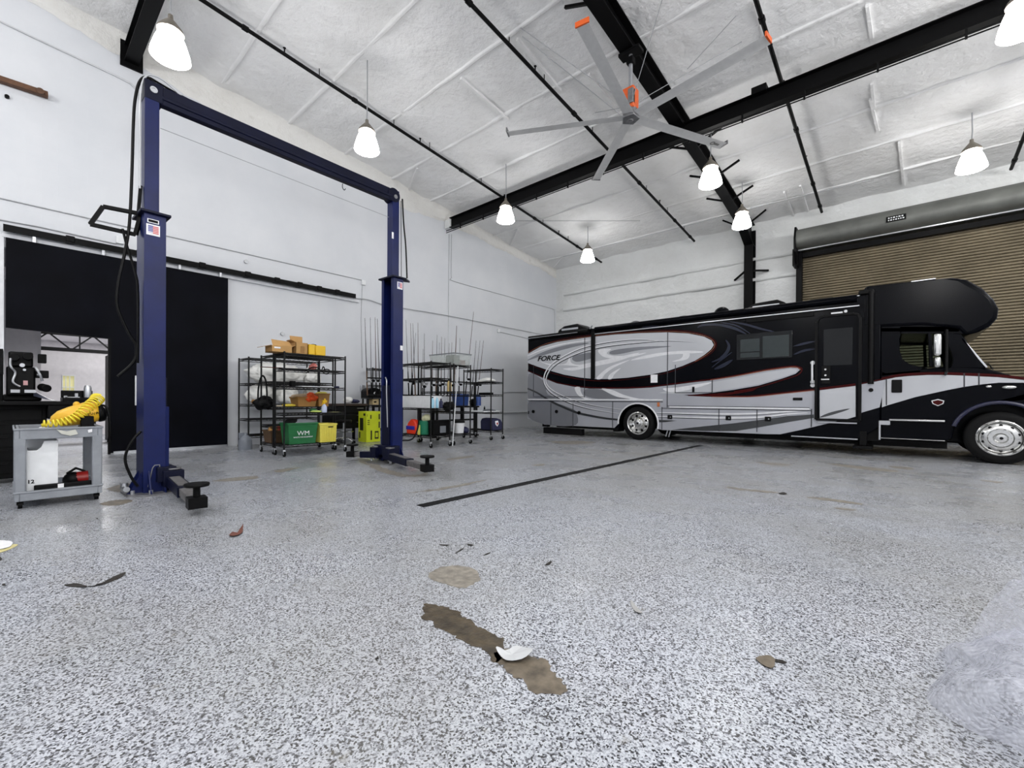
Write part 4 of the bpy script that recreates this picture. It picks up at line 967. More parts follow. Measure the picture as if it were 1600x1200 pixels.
# compartment latches, marker lights, small fittings
for x, y in ((833.5, 643), (870, 643), (905, 645)):
    q = rv(x, y); mb = MB(); mb.cyl(q, q - Vector((0, .03, 0)), .055, n=18); mb.cyl(q - Vector((0, .03, 0)), q - Vector((0, .04, 0)), .03, n=12); mb.build('latch', BLACKP, rvp)
for x, y in ((1047, 651.5), (1138.3, 653.2), (1200, 654.6)):
    q = rv(x, y); mb = MB(); mb.box(q.x - .065, q.x + .065, q.y - .03, q.y, q.z - .055, q.z + .055); l = mb.build('latch', BLACKP, rvp, bevel=.02); mb = MB(); mb.cyl(q + Vector((.02, -.03, 0)), q + Vector((.02, -.036, 0)), .014); mb.build('keyhole', SILVERM, l)
q = rv(1083.5, 608.5); mb = MB(); mb.box(q.x - .03, q.x + .03, q.y - .02, q.y, q.z - .07, q.z + .07); mb.build('latch', BLACKP, rvp, bevel=.012)
q = rv(1246.5, 623.5); mb = MB(); mb.box(q.x - .09, q.x + .09, q.y - .02, q.y, q.z - .03, q.z + .03); mb.build('vent_grille', BLACKP, rvp, bevel=.006)
q = rv(1029, 632); mb = MB(); mb.box(q.x - .035, q.x + .035, q.y - .025, q.y, q.z - .06, q.z + .06); mb.build('marker_light', M('amber lens', rgb(190, 110, 66), .3), rvp, bevel=.012, label='small amber marker light')
q = rv(826, 644.5); mb = MB(); mb.box(q.x - .02, q.x + .03, q.y - .02, q.y + .02, q.z - .05, q.z + .05); mb.build('marker_light', BLACKP, rvp, bevel=.01)
q = rv(849.5, 663.5); mb = MB(); mb.box(q.x - .1, q.x + .12, YS + .05, YS + .2, q.z - .07, q.z + .03); mb.build('tow_bracket', BLACKP, rvp, bevel=.01)
# roof edge: awning tubes, rail lights, roof equipment
mb = MB(); mb.cyl((rv(931, 512).x, YS - .03, 3.245), (-.66, YS - .03, 3.275), .075, n=16); aw = mb.build('awning', GLOSSBLK, rvp, label='rolled awning tube')
mb = MB(); mb.box(rv(931, 512).x, -.62, YS - .06, YS + .02, 3.10, 3.12); mb.build('awning_highlight', SILVERM, rvp, smooth=0)  # silver strip stands in for the highlight along the awning tube
mb = MB(); mb.box(rv(931, 512).x, -.62, YS - .05, YS + .06, 3.31, 3.325); mb.build('roof_edge_highlight', SILVERM, rvp, smooth=0)  # silver strip stands in for the lit highlight on the roof edge
mb = MB(); mb.cyl((RX + .08, YS - .03, 3.2), (rv(921, 514).x, YS - .03, 3.225), .07, n=16); mb.build('awning', BLACKP, rvp)
mb = MB(); mb.cyl((RX + .1, YS - .105, 3.19), (rv(905, 514).x, YS - .105, 3.21), .012, n=8); mb.build('awning_lead_bar', SILVERM, rvp)
mb = MB(); q = rv(1362, 450); mb.cyl((q.x, YS - .035, rv(1362, 600).z), (q.x, YS - .035, 3.38), .05, n=14); mb.build('awning_arm', BLACKP, rvp)
mb = MB(); q = rv(1356, 452); mb.box(q.x - .15, q.x + .1, YS - .06, YS + .03, 3.33, 3.42); mb.build('awning_end_cap', BLACKP, rvp, bevel=.02)
mb = MB(); a, b = rv(1424, 441), rv(1462, 437.5); mb.box(a.x, b.x, YS - .01, YS + .05, 3.47, 3.485); mb.build('marker_light', SILVERM, rvp, smooth=0)
mb = MB(); a, b = rv(1299, 490.5), rv(1317, 488.5); mb.box(a.x, b.x, YS - .05, YS, a.z - .015, a.z + .02); mb.cyl((b.x + .05, YS - .03, b.z + .02), (b.x + .05, YS - .0, b.z + .02), .03); mb.build('porch_light', WHITES, rvp, smooth=0)
for (x0, x1, h, n_, kk) in ((879, 921, .3, 'air_conditioner', 0), (927, 960, .14, 'roof_vent', 1), (981, 1006, .16, 'roof_vent', 1), (1050, 1087, .15, 'roof_vent', 1), (1168, 1236, .26, 'air_conditioner', 0)):
    a = at(x0, 510, 1, YS + .8); b = at(x1, 510, 1, YS + .8); zb = 3.3; L = b.x - a.x; mb = MB()
    if kk: mb.grid(lambda u, v, a=a, L=L, h=h: Vector((a.x + L * u, YS + .5 + .7 * v, zb - .02 + h * 1.5 * (max(0, math.sin(PI * u)) * max(0, math.sin(PI * v))) ** .45)), 16, 12)
    else: mb.prism([(a.x, zb - .02), (a.x + L * .06, zb + h * .55), (a.x + L * .25, zb + h * .9), (a.x + L * .75, zb + h), (a.x + L * .95, zb + h * .6), (b.x, zb - .02)], YS + .45, YS + 1.2, 1)
    o = mb.build(n_, BLACKP, rvp, smooth=50, bevel=0 if kk else .05)
    if not kk:
        mb = MB(); mb.box(a.x + L * .2, a.x + L * .8, YS + .44, YS + .452, zb + h * .4, zb + h * .6); mb.build('vent_grille', SILVERM, o, smooth=0)
q = at(1128, 479, 1, YS + .7); mb = MB(); mb.ball((q.x, YS + .7, 3.42), .19, .19, .17); mb.cyl((q.x, YS + .7, 3.28), (q.x, YS + .7, 3.36), .17, n=20); mb.build('dome_antenna', GLOSSBLK, rvp)
q = at(1284, 458, 1, YS + .9); mb = MB(); mb.cyl((q.x, YS + .9, 3.3), (q.x, YS + .9, 3.52), .05); mb.box(q.x - .22, q.x + .22, YS + .87, YS + .93, 3.5, 3.53); mb.build('antenna', BLACKP, rvp, smooth=30)
mb = MB(); q = rv(925, 512); mb.beam((q.x - .1, YS + .05, 3.3), (q.x + .02, YS - .02, 3.38), .03, .03); mb.build('awning_clip', SILVERM, rvp, smooth=0)
# windows of the house
mb = MB(); a, b = rv(1151, 527), rv(1238, 558.5); mb.box(a.x, b.x, YS - .012, YS, b.z, a.z + .06); wn = mb.build('side_window', DGLASS, rvp, bevel=.006)
GGL = M('greyish window glass', rgb(44, 52, 53), .1, spec=.4)
mb = MB()
for x0, x1, y0, y1 in ((1157, 1187, 531, 548.5), (1157, 1187, 552, 557.5), (1192, 1233, 526, 545), (1192, 1233, 547.5, 556.5)):
    a, b = rv(x0, y0), rv(x1, y1); mb.box(a.x, b.x, YS - .014, YS - .01, b.z, a.z)
mb.build('pane', GGL, wn, smooth=0)
mb = MB(); a, b = rv(1166, 495.5), rv(1272, 484); mb.box(a.x, b.x, YS - .02, YS, rv(1250, 488).z - .12, rv(1250, 488).z); mb.build('window_awning', BLACKP, rvp, bevel=.01)
# entry door
dr = MB(); a, b = rv(1276.5, 497), rv(1343.5, 657)
x0, x1, z0, z1 = a.x, b.x, b.z, a.z + .02; f = .055
rr = .12
outer = [(x0, z0), (x1, z0), (x1, z1 - rr), (x1 - rr * .3, z1 - rr * .3), (x1 - rr, z1), (x0 + rr, z1), (x0 + rr * .3, z1 - rr * .3), (x0, z1 - rr)]
mb = MB(); mb.prism(outer, YS - .02, YS + .01, 1); dor = mb.build('entry_door', GLOSSBLK, rvp, smooth=0)
mb = MB()
for (ax, az), (bx, bz) in zip(outer, outer[1:] + outer[:1]): mb.beam((ax, YS - .02, az), (bx, YS - .02, bz), .05, .09, up=(0, 1, 0))
mb.build('door_frame', BLACKP, dor, smooth=0)
mb = MB(); lp = [(1281, 609.5), (1337, 602.5), (1337, 651), (1321, 655.5), (1281, 655.5)]; mb.poly([(rv(*p).x, YS - .024, rv(*p).z) for p in lp]); mb.build('lower_door_panel', PEARL, dor, smooth=0, label='silver lower half of the entry door')
mb = MB(); stripe(mb, 0, [(1281, 652), (1300, 646), (1328, 638.5)], .06, .004, lay=15); mb.build('door_stripe', GRAPH, dor, smooth=0)
mb = MB(); stripe(mb, 0, [(1281, 608), (1337, 601)], .05, lay=15); mb.build('door_pinstripe', REDP, dor, smooth=0)
mb = MB(); a, b = rv(1287, 515), rv(1332, 570); mb.box(a.x, b.x, YS - .026, YS - .02, b.z, a.z); mb.build('door_window', DGLASS, dor, bevel=.003)
mb = MB(); a = rv(1289, 578); mb.box(a.x - .06, a.x + .1, YS - .035, YS - .02, rv(1289, 600).z, rv(1289, 572).z); mb.build('lock_plate', BLACKP, dor, bevel=.01)
mb = MB(); a = rv(1288.5, 593); mb.box(a.x - .06, a.x + .09, YS - .06, YS - .035, a.z - .015, a.z + .015)
for y in (577.5, 586.5): c = rv(1290, y); mb.cyl(c - Vector((0, .035, 0)), c - Vector((0, .05, 0)), .022, n=12)
mb.build('handle', CHROME, dor, bevel=.004)
q0, q1 = rv(1270, 567), rv(1270, 597); mb = MB(); mb.tube(smooth_pts([q0 - Vector((0, 0.0, 0)), q0 - Vector((0, .09, .0)), (q0 + q1) / 2 - Vector((0, .1, 0)), q1 - Vector((0, .09, 0)), q1], 5), .02, 8)
for q in (q0, q1, rv(1270, 602)): mb.cyl(q, q - Vector((0, .02, 0)), .045, n=14)
mb.build('grab_handle', WHITES, rvp)
mb = MB(); a, b = rv(1278, 659), rv(1339, 660); mb.box(a.x, b.x, YS - .04, YS + .02, a.z - .02, a.z + .005); mb.build('door_threshold', SILVERM, rvp, smooth=0)
mb = MB(); a, b = rv(1333, 685), rv(1364, 697); mb.box(a.x, b.x, YS - .15, YS + .3, .14, .2); mb.box(a.x + .1, b.x - .1, YS + .0, YS + .2, .2, .5); mb.build('entry_step', BLACKP, rvp, bevel=.01)
mb = MB(); a, b = rv(1236, 681), rv(1340, 687); mb.box(a.x, b.x, YS + .02, YS + .05, .31, .335); mb.build('skirt_trim', SILVERM, rvp, smooth=0)
# white flash of the cab side, its pin lines and details (on the cab's own side plane)
def rc(px, py, off=0.):
    p = at(px, py, 1, CY0); return Vector((p.x, CY0 - off, p.z))
mb = MB(); up = [(1378, 594.3), (1400, 589.6), (1420, 587.6), (1450, 586), (1480, 586), (1506, 587), (1560, 589.5), (1600, 594)]; dn = [(1600, 598), (1560, 598), (1530, 601), (1506, 604.5), (1480, 609.5), (1430, 620.5), (1386, 633.5), (1378, 636.5)]
mb.poly([rc(*p, .004) for p in smooth_pts([(x, y, 0) for x, y in up], 3) and up + dn]); mb.build('cab_side_panel', PEARL, rvp, smooth=0, label='white flash on the cab side')
mb = MB()
def cstripe(mb, px, w, off):
    P = smooth_pts([rc(*p) for p in px], 5); n = len(P); b = []
    for s in (1, -1):
        for i, p in enumerate(P):
            d = P[min(i + 1, n - 1)] - P[max(i - 1, 0)]; q = Vector((-d.z, 0, d.x)).normalized(); b.append(p + q * s * w / 2 + Vector((0, -off, 0)))
    mb._add(b, [(i, i + 1, n + i + 1, n + i) for i in range(n - 1)])
cstripe(mb, [(x, y - 2.4) for x, y in up], .05, .004); mb.build('cab_pinstripe', REDP, rvp, smooth=0)
mb = MB()
for px in ([(1385, 592), (1385, 633)], [(1506.5, 583), (1506.5, 605)], [(1529.5, 583), (1529.5, 602)]): cstripe(mb, px, .02, .006)
mb.build('cab_door_seam', SEAM, rvp, smooth=0)
mb = MB(); a, b = rc(1393, 593.5), rc(1409.5, 613.5); mb.box(a.x, b.x, CY0 - .03, CY0, b.z, a.z); mb.build('cab_door_handle', BLACKP, rvp, bevel=.025)
mb = MB(); a = rc(1361, 609.5); mb.cyl(a + Vector((0, .0, 0)), a - Vector((0, .05, 0)), .04, n=14); mb.build('fuel_cap', BLACKP, rvp)
mb = MB(); mb.slab([rc(x, y, .004) for x, y in ((1455, 626), (1465.5, 623.5), (1475.5, 626), (1474, 631), (1465.5, 634.5), (1457, 631))], (0, -.008, 0)); em = mb.build('shield_emblem', CHROME, rvp, smooth=0)
mb = MB(); mb.slab([rc(x, y, .012) for x, y in ((1457, 627), (1465.5, 625), (1473.6, 627), (1472.4, 630.4), (1465.5, 633.2), (1458.6, 630.4))], (0, -.004, 0)); mb.build('emblem_field', REDP, em, smooth=0)
# mirror
mb = MB(); q = at(1477, 545, 1, CY0 - .28); mb.tube([(q.x + .02, CY0, rc(1477, 516).z), (q.x + .02, CY0 - .26, rc(1477, 518).z), (q.x + .02, CY0 - .26, rc(1477, 582).z), (q.x + .02, CY0, rc(1477, 585).z)], .022, 8); mi = mb.build('side_mirror', BLACKP, rvp)
for (xa, ya), (xb_, yb_) in (((1458, 522), (1471, 556)), ((1459, 558), (1470, 574))):
    a, b = at(xa, ya, 1, CY0 - .28), at(xb_, yb_, 1, CY0 - .28); mb = MB(); mb.box(a.x, b.x, CY0 - .36, CY0 - .22, b.z, a.z); mb.build('mirror_head', CHROME, mi, bevel=.04, seg=3)
# side steps, fuel tank
mb = MB(); a, b = rc(1376, 650), rc(1478, 697); mb.box(a.x, b.x, CY0 + .05, CY0 + .5, .34, a.z - .02); mb.build('fuel_tank', BLACKP, rvp, bevel=.03)
for (xa, ya, xb_, yb_) in ((1389, 654, 1476, 659.5), (1375, 683, 1476, 689)):
    a, b = rc(xa, ya), rc(xb_, yb_); mb = MB(); mb.box(a.x, b.x, CY0 - .12, CY0 + .06, b.z, a.z); st = mb.build('side_step', CHROME, rvp, bevel=.012)
mb = MB(); a, b = rc(1373, 657), rc(1376, 687); mb.box(a.x, b.x, CY0 - .05, CY0, b.z, a.z); a, b = rc(1373, 657), rc(1391, 664); mb.box(a.x, b.x, CY0 - .06, CY0, b.z, a.z); mb.build('step_bracket', SILVERM, rvp, bevel=.006)
# hood corner lamp, fender lip
mb = MB(); q = rc(1577, 605); mb.ball((q.x, CY0 + .02, q.z), .1, .05, .04); q = rc(1545, 604); mb.ball((q.x, CY0 + .02, q.z), .05, .03, .03); mb.build('corner_lamp', CHROME, rvp)
mb = MB(); mb.tube([(fc.x + .62 * math.cos(rad(t)), CY0 - .01, fc.z + .02 + .62 * math.sin(rad(t))) for t in range(20, 166, 8)], .035, 8); mb.build('fender_lip', M('dark blue fender trim', rgb(28, 30, 58), .3, coat=.3), rvp)
mb = MB(); mb.tube([(x, YS - .012, z) for x, z in ARCH], .022, 8); mb.build('wheel_arch_trim', WHITES, rvp)
mb = MB(); mb.box(wc.x - .78, wc.x - .62, YS + .02, YS + .4, .2, .32); mb.build('mud_flap', BLACKP, rvp, smooth=0)
for k in range(2):
    mb = MB(); x = rv(1036, 675).x + .06 + k * .08; mb.beam((x - .03, YS + .12, .13), (x + .02, YS + .12, .3), .02, .03); mb.build('exhaust_bracket', SILVERM, rvp, smooth=0)


def wheel(c, y, front, side):
    """tyre and disc wheel with its axis along y; side -1 shows its face to the room"""
    d = Vector((0, side, 0)); c = Vector((c.x, y, c.z)); R = .47
    mb = MB(); mb.lathe([(.30, -.12), (.38, -.13), (.45, -.11), (R, -.07), (R, .07), (.45, .11), (.38, .13), (.30, .12), (.30, -.12)], c, d, 40); mb.build('tyre', RUBBER, rvp, smooth=50)
    mb = MB(); mb.lathe([(.305, .118), (.318, .13), (.305, .138), (.285, .12), (.275, .06), (.26, .0 if not front else .09)], c, d, 40)
    if front: mb.lathe([(.262, .09), (.22, .125), (.17, .13), (.155, .10), (.001, .1)], c, d, 40)
    else: mb.lathe([(.262, .0), (.2, .02), (.165, .0), (.15, .03), (.001, .03)], c, d, 40)
    rim = mb.build('rim', CHROME, rvp, smooth=40)
    a, b = Vector((1, 0, 0)), Vector((0, 0, 1))
    if front:
        mb = MB()
        for k in range(10):
            t = 2 * PI * (k + .5) / 10; q = c + (a * math.cos(t) + b * math.sin(t)) * .228 + d * .121; mb.cyl(q, q + d * .004, .024, n=14)
        mb.build('hand_hole', BLACK, rim)
        mb = MB(); mb.lathe([(.095, .1), (.095, .15), (.07, .185), (.03, .19), (.001, .19)], c, d, 28)
        for k in range(10):
            t = 2 * PI * k / 10; q = c + (a * math.cos(t) + b * math.sin(t)) * .14 + d * .1; mb.cyl(q, q + d * .035, .014, n=8)
        mb.build('hub_cap', CHROME, rim)
        mb = MB(); mb.cyl(c + d * .19, c + d * .193, .025, n=16); mb.build('hub_centre', BLACK, rim)
    else:
        mb = MB()
        for k in range(8):
            t = 2 * PI * (k + .5) / 8; q = c + (a * math.cos(t) + b * math.sin(t)) * .215 + d * .01; mb.cyl(q, q + d * .012, .036, n=14)
        mb.build('hand_hole', BLACK, rim)
        mb = MB(); mb.lathe([(.12, .03), (.12, .07), (.085, .08), (.08, .11), (.04, .13), (.001, .13)], c, d, 28)
        for k in range(10):
            t = 2 * PI * k / 10; q = c + (a * math.cos(t) + b * math.sin(t)) * .14 + d * .03; mb.cyl(q, q + d * .03, .012, n=8)
        mb.build('hub_cap', CHROME, rim)
        mb = MB(); mb.cyl(c + d * .13, c + d * .133, .03, n=16); mb.build('hub_centre', BLACK, rim)


wheel(wc, YS + .12, False, -1); wheel(wc, YE - .15, False, 1); wheel(fc, YS + .13, True, -1); wheel(fc, YE - .15, True, 1)
mb = MB(); a, b = gnd(843, 681), gnd(904, 681)
tag((mb.box(-8.95, -7.45, YS + .12, YS + .3, .003, .2), mb.build('rubber_block', RUBBER, bevel=.01))[1], 'long low black block on the floor under the tail of the motorhome', 'block')

# ================================================================ utility cart and what is on it
CARTM = M('grey structural foam', rgb(136, 140, 146), .5, vary=(8, .14), bump=(80, .15, .003))
cx = -6.45; cxb = -7.35
yl, yr = at(22, 700, 0, cx).y, at(160, 700, 0, cx).y
zt = at(90, 668, 0, cx).z; zu = at(90, 685, 0, cx).z; zl1 = at(90, 763, 0, cx).z; zl0 = at(60, 781, 0, cx).z
cart = thing('utility_cart', 'grey plastic two-shelf utility cart with a yellow compressor on top', 'cart', ((cx + cxb) / 2, (yl + yr) / 2, 0))


def tray(z0, z1, name):
    mb = MB(); t = .035
    mb.box(cxb, cx, yl, yl + t, z0, z1); mb.box(cxb, cx, yr - t, yr, z0, z1); mb.box(cx - t, cx, yl + t, yr - t, z0, z1); mb.box(cxb, cxb + t, yl + t, yr - t, z0, z1)
    mb.box(cxb + t, cx - t, yl + t, yr - t, z0 + .02, z0 + .04)
    mb.box(cxb - .008, cx + .008, yl - .008, yl + .02, z1 - .02, z1); mb.box(cxb - .008, cx + .008, yr - .02, yr + .008, z1 - .02, z1); mb.box(cx - .02, cx + .009, yl, yr, z1 - .02, z1)
    return mb.build(name, CARTM, cart, bevel=.006)


tray(zu, zt, 'top_tray'); tray(zl0, zl1, 'lower_tray')
for x in (cx - .045, cxb + .045):
    for y in (yl + .04, yr - .04):
        mb = MB(); mb.prism([(x - .045, y - .04), (x + .045, y - .04), (x + .045, y + .04), (x - .045, y + .04)], zl1 - .02, zu + .02, 2); mb.build('leg', CARTM, cart, bevel=.012)
        c = MB(); r = zl0 * .48
        c.cyl((x - .03, y - .016, r), (x - .03, y + .016, r), r, n=16); c.box(x - .045, x - .005, y - .024, y + .024, r, zl0 + .005); c.build('caster', BLACKP, cart)
mb = MB(); mb.slab([at(px, py, 0, cx + .009) for px, py in ((88, 671), (104, 674), (118, 671), (122, 678), (110, 681), (96, 678))], (.003, 0, 0)); mb.build('tape_scrap', M('peeling tape', rgb(200, 200, 190), .6), cart, smooth=0)
mb = MB(); mb.slab([at(px, py, 0, cx + .009) for px, py in ((137, 672), (144, 670), (144, 675), (138, 676))], (.003, 0, 0)); mb.build('tape_scrap', PAPER, cart, smooth=0)
# white tub, black case and red tool on the lower tray
tub = thing('plastic_tub', 'white plastic tub with a notched edge on the lower tray of the grey cart', 'tub', (cx - .3, yl + .17, zl0 + .04))
ya, yb_ = max(yl + .085, at(40, 700, 0, cx - .08).y), at(91, 700, 0, cx - .08).y; zz1 = at(85, 688, 0, cx - .08).z; zz2 = at(50, 704, 0, cx - .08).z
mb = MB(); mb.prism([(ya, zl0 + .045), (yb_, zl0 + .045), (yb_, zz1), (yb_ - .1, zz1), (yb_ - .12, zz2 + .03), (yb_ - .15, zz2), (ya, zz2)], cx - .1, cx - .085, 0)
mb.box(cx - .45, cx - .1, ya, ya + .012, zl0 + .045, zz2); mb.box(cx - .45, cx - .1, yb_ - .012, yb_, zl0 + .045, zz1); mb.box(cx - .46, cx - .45, ya, yb_, zl0 + .045, zz1); mb.box(cx - .45, cx - .1, ya, yb_, zl0 + .042, zl0 + .055); mb.build('shell', WHITEP, tub, bevel=.004); q = at(48, 753, 0, cx - .084); lettering('lettering', '12', BLACK, tub, q, (0, 1, 0), (0, 0, 1), .05, bold=.03)
cs = thing('tool_case', 'flat black tool case with a white label at the front of the lower cart tray', 'case', (cx - .05, yl + .3, zl0 + .04))
ya, yb_ = at(53, 750, 0, cx - .045).y, at(143, 750, 0, cx - .045).y
mb = MB(); mb.box(cx - .078, cx - .04, ya, yb_, zl0 + .041, zl0 + .041 + .1); mb.build('shell', BLACKP, cs, bevel=.01)
mb = MB(); y = at(95, 750, 0, cx - .04).y; mb.box(cx - .04, cx - .036, y - .022, y + .022, zl0 + .075, zl0 + .135); mb.build('label_sticker', PAPER, cs, smooth=0)
RED = M('red tool plastic', rgb(150, 24, 20), .4)
gt = thing('power_tool', 'red and black power tool lying behind the black case on the cart', 'tool', (cx - .3, yr - .17, zl0 + .04))
y0 = at(100, 730, 0, cx - .3).y; y1 = at(143, 730, 0, cx - .3).y
mb = MB(); mb.cyl((cx - .3, y0 + .09, zl0 + .14), (cx - .3, y1 - .03, zl0 + .14), .07, .075); mb.build('motor_body', RED, gt)
mb = MB(); mb.ball((cx - .3, y0 + .07, zl0 + .13), .075, .085, .085); mb.box(cx - .36, cx - .24, y0 + .02, y1 - .03, zl0 + .045, zl0 + .075); mb.build('head', BLACKP, gt, bevel=.006)
mb = MB(); mb.tube(smooth_pts([(cx - .3, y0 + .02, zl0 + .2), (cx - .3, y0 + .08, zl0 + .245), (cx - .3, y1 - .12, zl0 + .25), (cx - .3, y1 - .05, zl0 + .21)], 5), .012, 8); mb.build('handle', BLACKP, gt)
# compressor with its coiled hose
YB1 = M('compressor yellow', rgb(226, 176, 36), .4, vary=(4, .1)); YB2 = M('coil hose yellow', rgb(240, 220, 60), .4)
xc = cx - .3
cm = thing('air_compressor', 'yellow portable air compressor lying on the grey cart', 'compressor', (xc, yl + .4, zt - .05))
pa, pb = at(82, 657, 0, xc), at(155, 641, 0, xc); pa.z = max(pa.z, zt + .05)
d = (pb - pa).normalized(); L = (pb - pa).length
mb = MB(); mb.lathe([(.002, -.02), (.045, 0), (.085, .06), (.105, L * .4), (.12, L * .75), (.115, L * .92), (.06, L + .015), (.002, L + .02)], pa, d, 26); mb.build('shroud', YB1, cm, smooth=60)
mb = MB(); mb.lathe([(.08, L * .9), (.1, L * .93), (.1, L + .03), (.04, L + .06), (.002, L + .06)], pa - Vector((0, 0, .03)), d, 20); mb.box(xc - .13, xc + .13, pb.y - .16, min(pb.y + .02, yr - .05), zt - .05, pb.z - .06); mb.build('base_tank', BLACKP, cm, bevel=.01)
mb = MB(); q = pa + d * L * .5 + Vector((0, 0, .115)); mb.ball(q, .03, .03, .035); mb.build('pressure_knob', YB1, cm)
q = pa + d * (L * .86) + Vector((.118, 0, -.02)); lettering('lettering', 'DEWALT', BLACK, cm, q, (0, d.y, d.z), (0, -d.z, d.y), .038, stretch=1.1)
mb = MB(); mb.tube(smooth_pts([pb + Vector((.03, 0, .06)), pb + Vector((.04, .05, .04)), pb + Vector((.05, .075, -.06)), pb + Vector((.05, .085, -.25)), pb + Vector((.04, .07, -.36))], 5), .012, 8); mb.build('power_cord', BLACKP, cm)
hs = MB(); axp = smooth_pts([at(66, 662, 0, xc + .17), at(90, 661, 0, xc + .18), at(112, 655, 0, xc + .18), at(128, 645, 0, xc + .16), at(140, 634, 0, xc + .1), at(149, 627, 0, xc + .04), at(153, 622, 0, xc)], 24)
pts = []
for i, p in enumerate(axp):
    dd = (axp[min(i + 1, len(axp) - 1)] - axp[max(i - 1, 0)]).normalized(); a = dd.orthogonal(); a = (Vector((1, 0, 0)) - dd * dd.x).normalized(); b = dd.cross(a)
    t = i / (len(axp) - 1); r = .03 + .028 * t; pass
n = 24 * 19
for i in range(n + 1):
    t = i / n; f = t * (len(axp) - 1); k = min(int(f), len(axp) - 2); p = axp[k].lerp(axp[k + 1], f - k); dd = (axp[k + 1] - axp[k]).normalized()
    a = (Vector((1, 0, 0)) - dd * dd.x).normalized(); b = dd.cross(a); r = .03 + .03 * t; w = 2 * PI * 19 * (t ** .92)
    q = p + a * math.cos(w) * r + b * math.sin(w) * r; q.z = max(q.z, zt + .002 if q.y < yr - .02 else q.z); pts.append(q)
hs.tube(pts, .0075, 6); tag(hs.build('coiled_hose', YB2), 'coiled yellow air hose draped over the yellow compressor', 'hose')
cp = MB(); q = at(68, 659, 0, cx - .45); cp.lathe([(.001, .0), (.035, 0), (.035, .045), (.028, .05), (.001, .05)], (q.x, q.y, zt - .06), n=16); tag(cp.build('small_bottlecap', WHITEP), 'small white jar lying at the left end of the cart top', 'bottlecap')  # the small white piece is a bottle cap
rg = MB(); rg.grid(lambda u, v: Vector((cx - .75 + .6 * u, yl + .05 + .16 * v, zt - .055 + .015 * noise.noise(Vector((u * 5, v * 5, 1))))), 10, 6); tag(rg.build('shop_rag', M('navy rag', rgb(52, 60, 84), .8), smooth=180), 'dark blue grey rag on the left end of the cart top', 'rag')

# black bench with an engine and a black case, behind the cart
bc = thing('tool_bench', 'tall black tool bench behind the cart at the left edge', 'bench', (-8.9, -.1, 0))
mb = MB(); mb.box(-9.3, -8.55, -.85, .34, .06, 1.0); mb.build('cabinet', BLACKP, bc, bevel=.01)
for k in range(5):
    mb = MB(); mb.box(-8.56, -8.545, -.8, .3, .12 + k * .17, .27 + k * .17); dw = mb.build('drawer', BLACKP, bc, bevel=.006)
    mb = MB(); mb.box(-8.545, -8.525, -.5, 0, .235 + k * .17, .25 + k * .17); mb.build('handle', BLACK, dw, smooth=0)
mb = MB(); mb.box(-9.32, -8.3, -.87, .83, 1.0, 1.05); mb.box(-8.9, -8.32, .34, .8, .82, 1.0); mb.build('worktop', BLACKP, bc, bevel=.008)
for x in (-9.2, -8.38):
    mb = MB(); mb.box(x - .03, x + .03, .74, .8, 0, 1.0); mb.build('leg', BLACKP, bc, smooth=0)
en = thing('engine', 'black engine with silver fittings standing on the tall black bench', 'engine', (-8.85, .1, 1.05))
mb = MB(); mb.box(-9.15, -8.65, -.02, .24, 1.12, 1.5); mb.box(-9.1, -8.7, .0, .22, 1.5, 1.7); mb.box(-9.05, -8.75, -.05, .30, 1.05, 1.14); mb.build('block', BLACKP, en, bevel=.02)
mb = MB()
for y, z in ((.05, 1.62), (.17, 1.64)): mb.cyl((-8.9, y, z), (-8.62, y, z), .05, n=14)
mb.box(-8.72, -8.62, .26, .34, 1.56, 1.68); mb.box(-8.72, -8.6, .24, .36, 1.36, 1.46); mb.cyl((-8.7, .3, 1.24), (-8.55, .34, 1.22), .05); mb.build('cylinder_head', BLACK, en, bevel=.008)
mb = MB(); mb.tube(smooth_pts([(-8.62, .02, 1.6), (-8.58, .02, 1.5), (-8.6, .06, 1.42), (-8.58, .04, 1.3), (-8.6, .1, 1.24)], 5), .012, 8)
mb.tube(smooth_pts([(-8.62, .24, 1.5), (-8.56, .27, 1.42), (-8.58, .3, 1.32)], 5), .014, 8)
mb.box(-8.6, -8.57, .02, .1, 1.16, 1.2); mb.box(-8.6, -8.57, .14, .24, 1.16, 1.2); mb.ball((-8.6, .27, 1.4), .022); mb.cyl((-8.64, .12, 1.52), (-8.6, .12, 1.52), .025); mb.cyl((-8.64, .14, 1.46), (-8.6, .14, 1.46), .015); mb.build('fittings', SILVERM, en)
mb = MB(); mb.box(-8.65, -8.635, .13, .17, 1.26, 1.32); mb.build('label_sticker', M('faded pink label', rgb(206, 160, 160), .6), en, smooth=0)
mb = MB(); mb.cyl((-8.66, -.06, 1.05), (-8.66, -.06, 1.72), .018, n=8); mb.box(-8.9, -8.62, -.1, -.04, 1.4, 1.7); mb.build('mounting_frame', BLACK, en, smooth=0)
mb = MB(); mb.grid(lambda u, v: Vector((-8.85 + .25 * v, .22 + .24 * u, 1.05 + .15 * (1 - u) ** 1.4 * math.sin(PI * (.15 + .7 * v)))), 10, 8); mb.build('cowl', M('slate cowl', rgb(70, 74, 90), .35), en, smooth=180)
tc = thing('tool_case', 'open black tool case on the right end of the tall black bench', 'case', (-8.5, .55, 1.05))
mb = MB(); mb.box(-8.75, -8.32, .475, .82, 1.051, 1.1); mb.box(-8.75, -8.72, .48, .8, 1.1, 1.2); mb.prism([(.48, 1.1), (.7, 1.1), (.68, 1.19), (.5, 1.17)], -8.7, -8.66, 0); mb.build('shell', BLACKP, tc, bevel=.006)
mb = MB(); mb.box(-8.42, -8.36, .49, .52, 1.1, 1.125); mb.box(-8.42, -8.36, .5, .64, 1.1, 1.112); mb.box(-8.5, -8.45, .6, .63, 1.1, 1.16); mb.build('tools', SILVERM, tc, smooth=0)
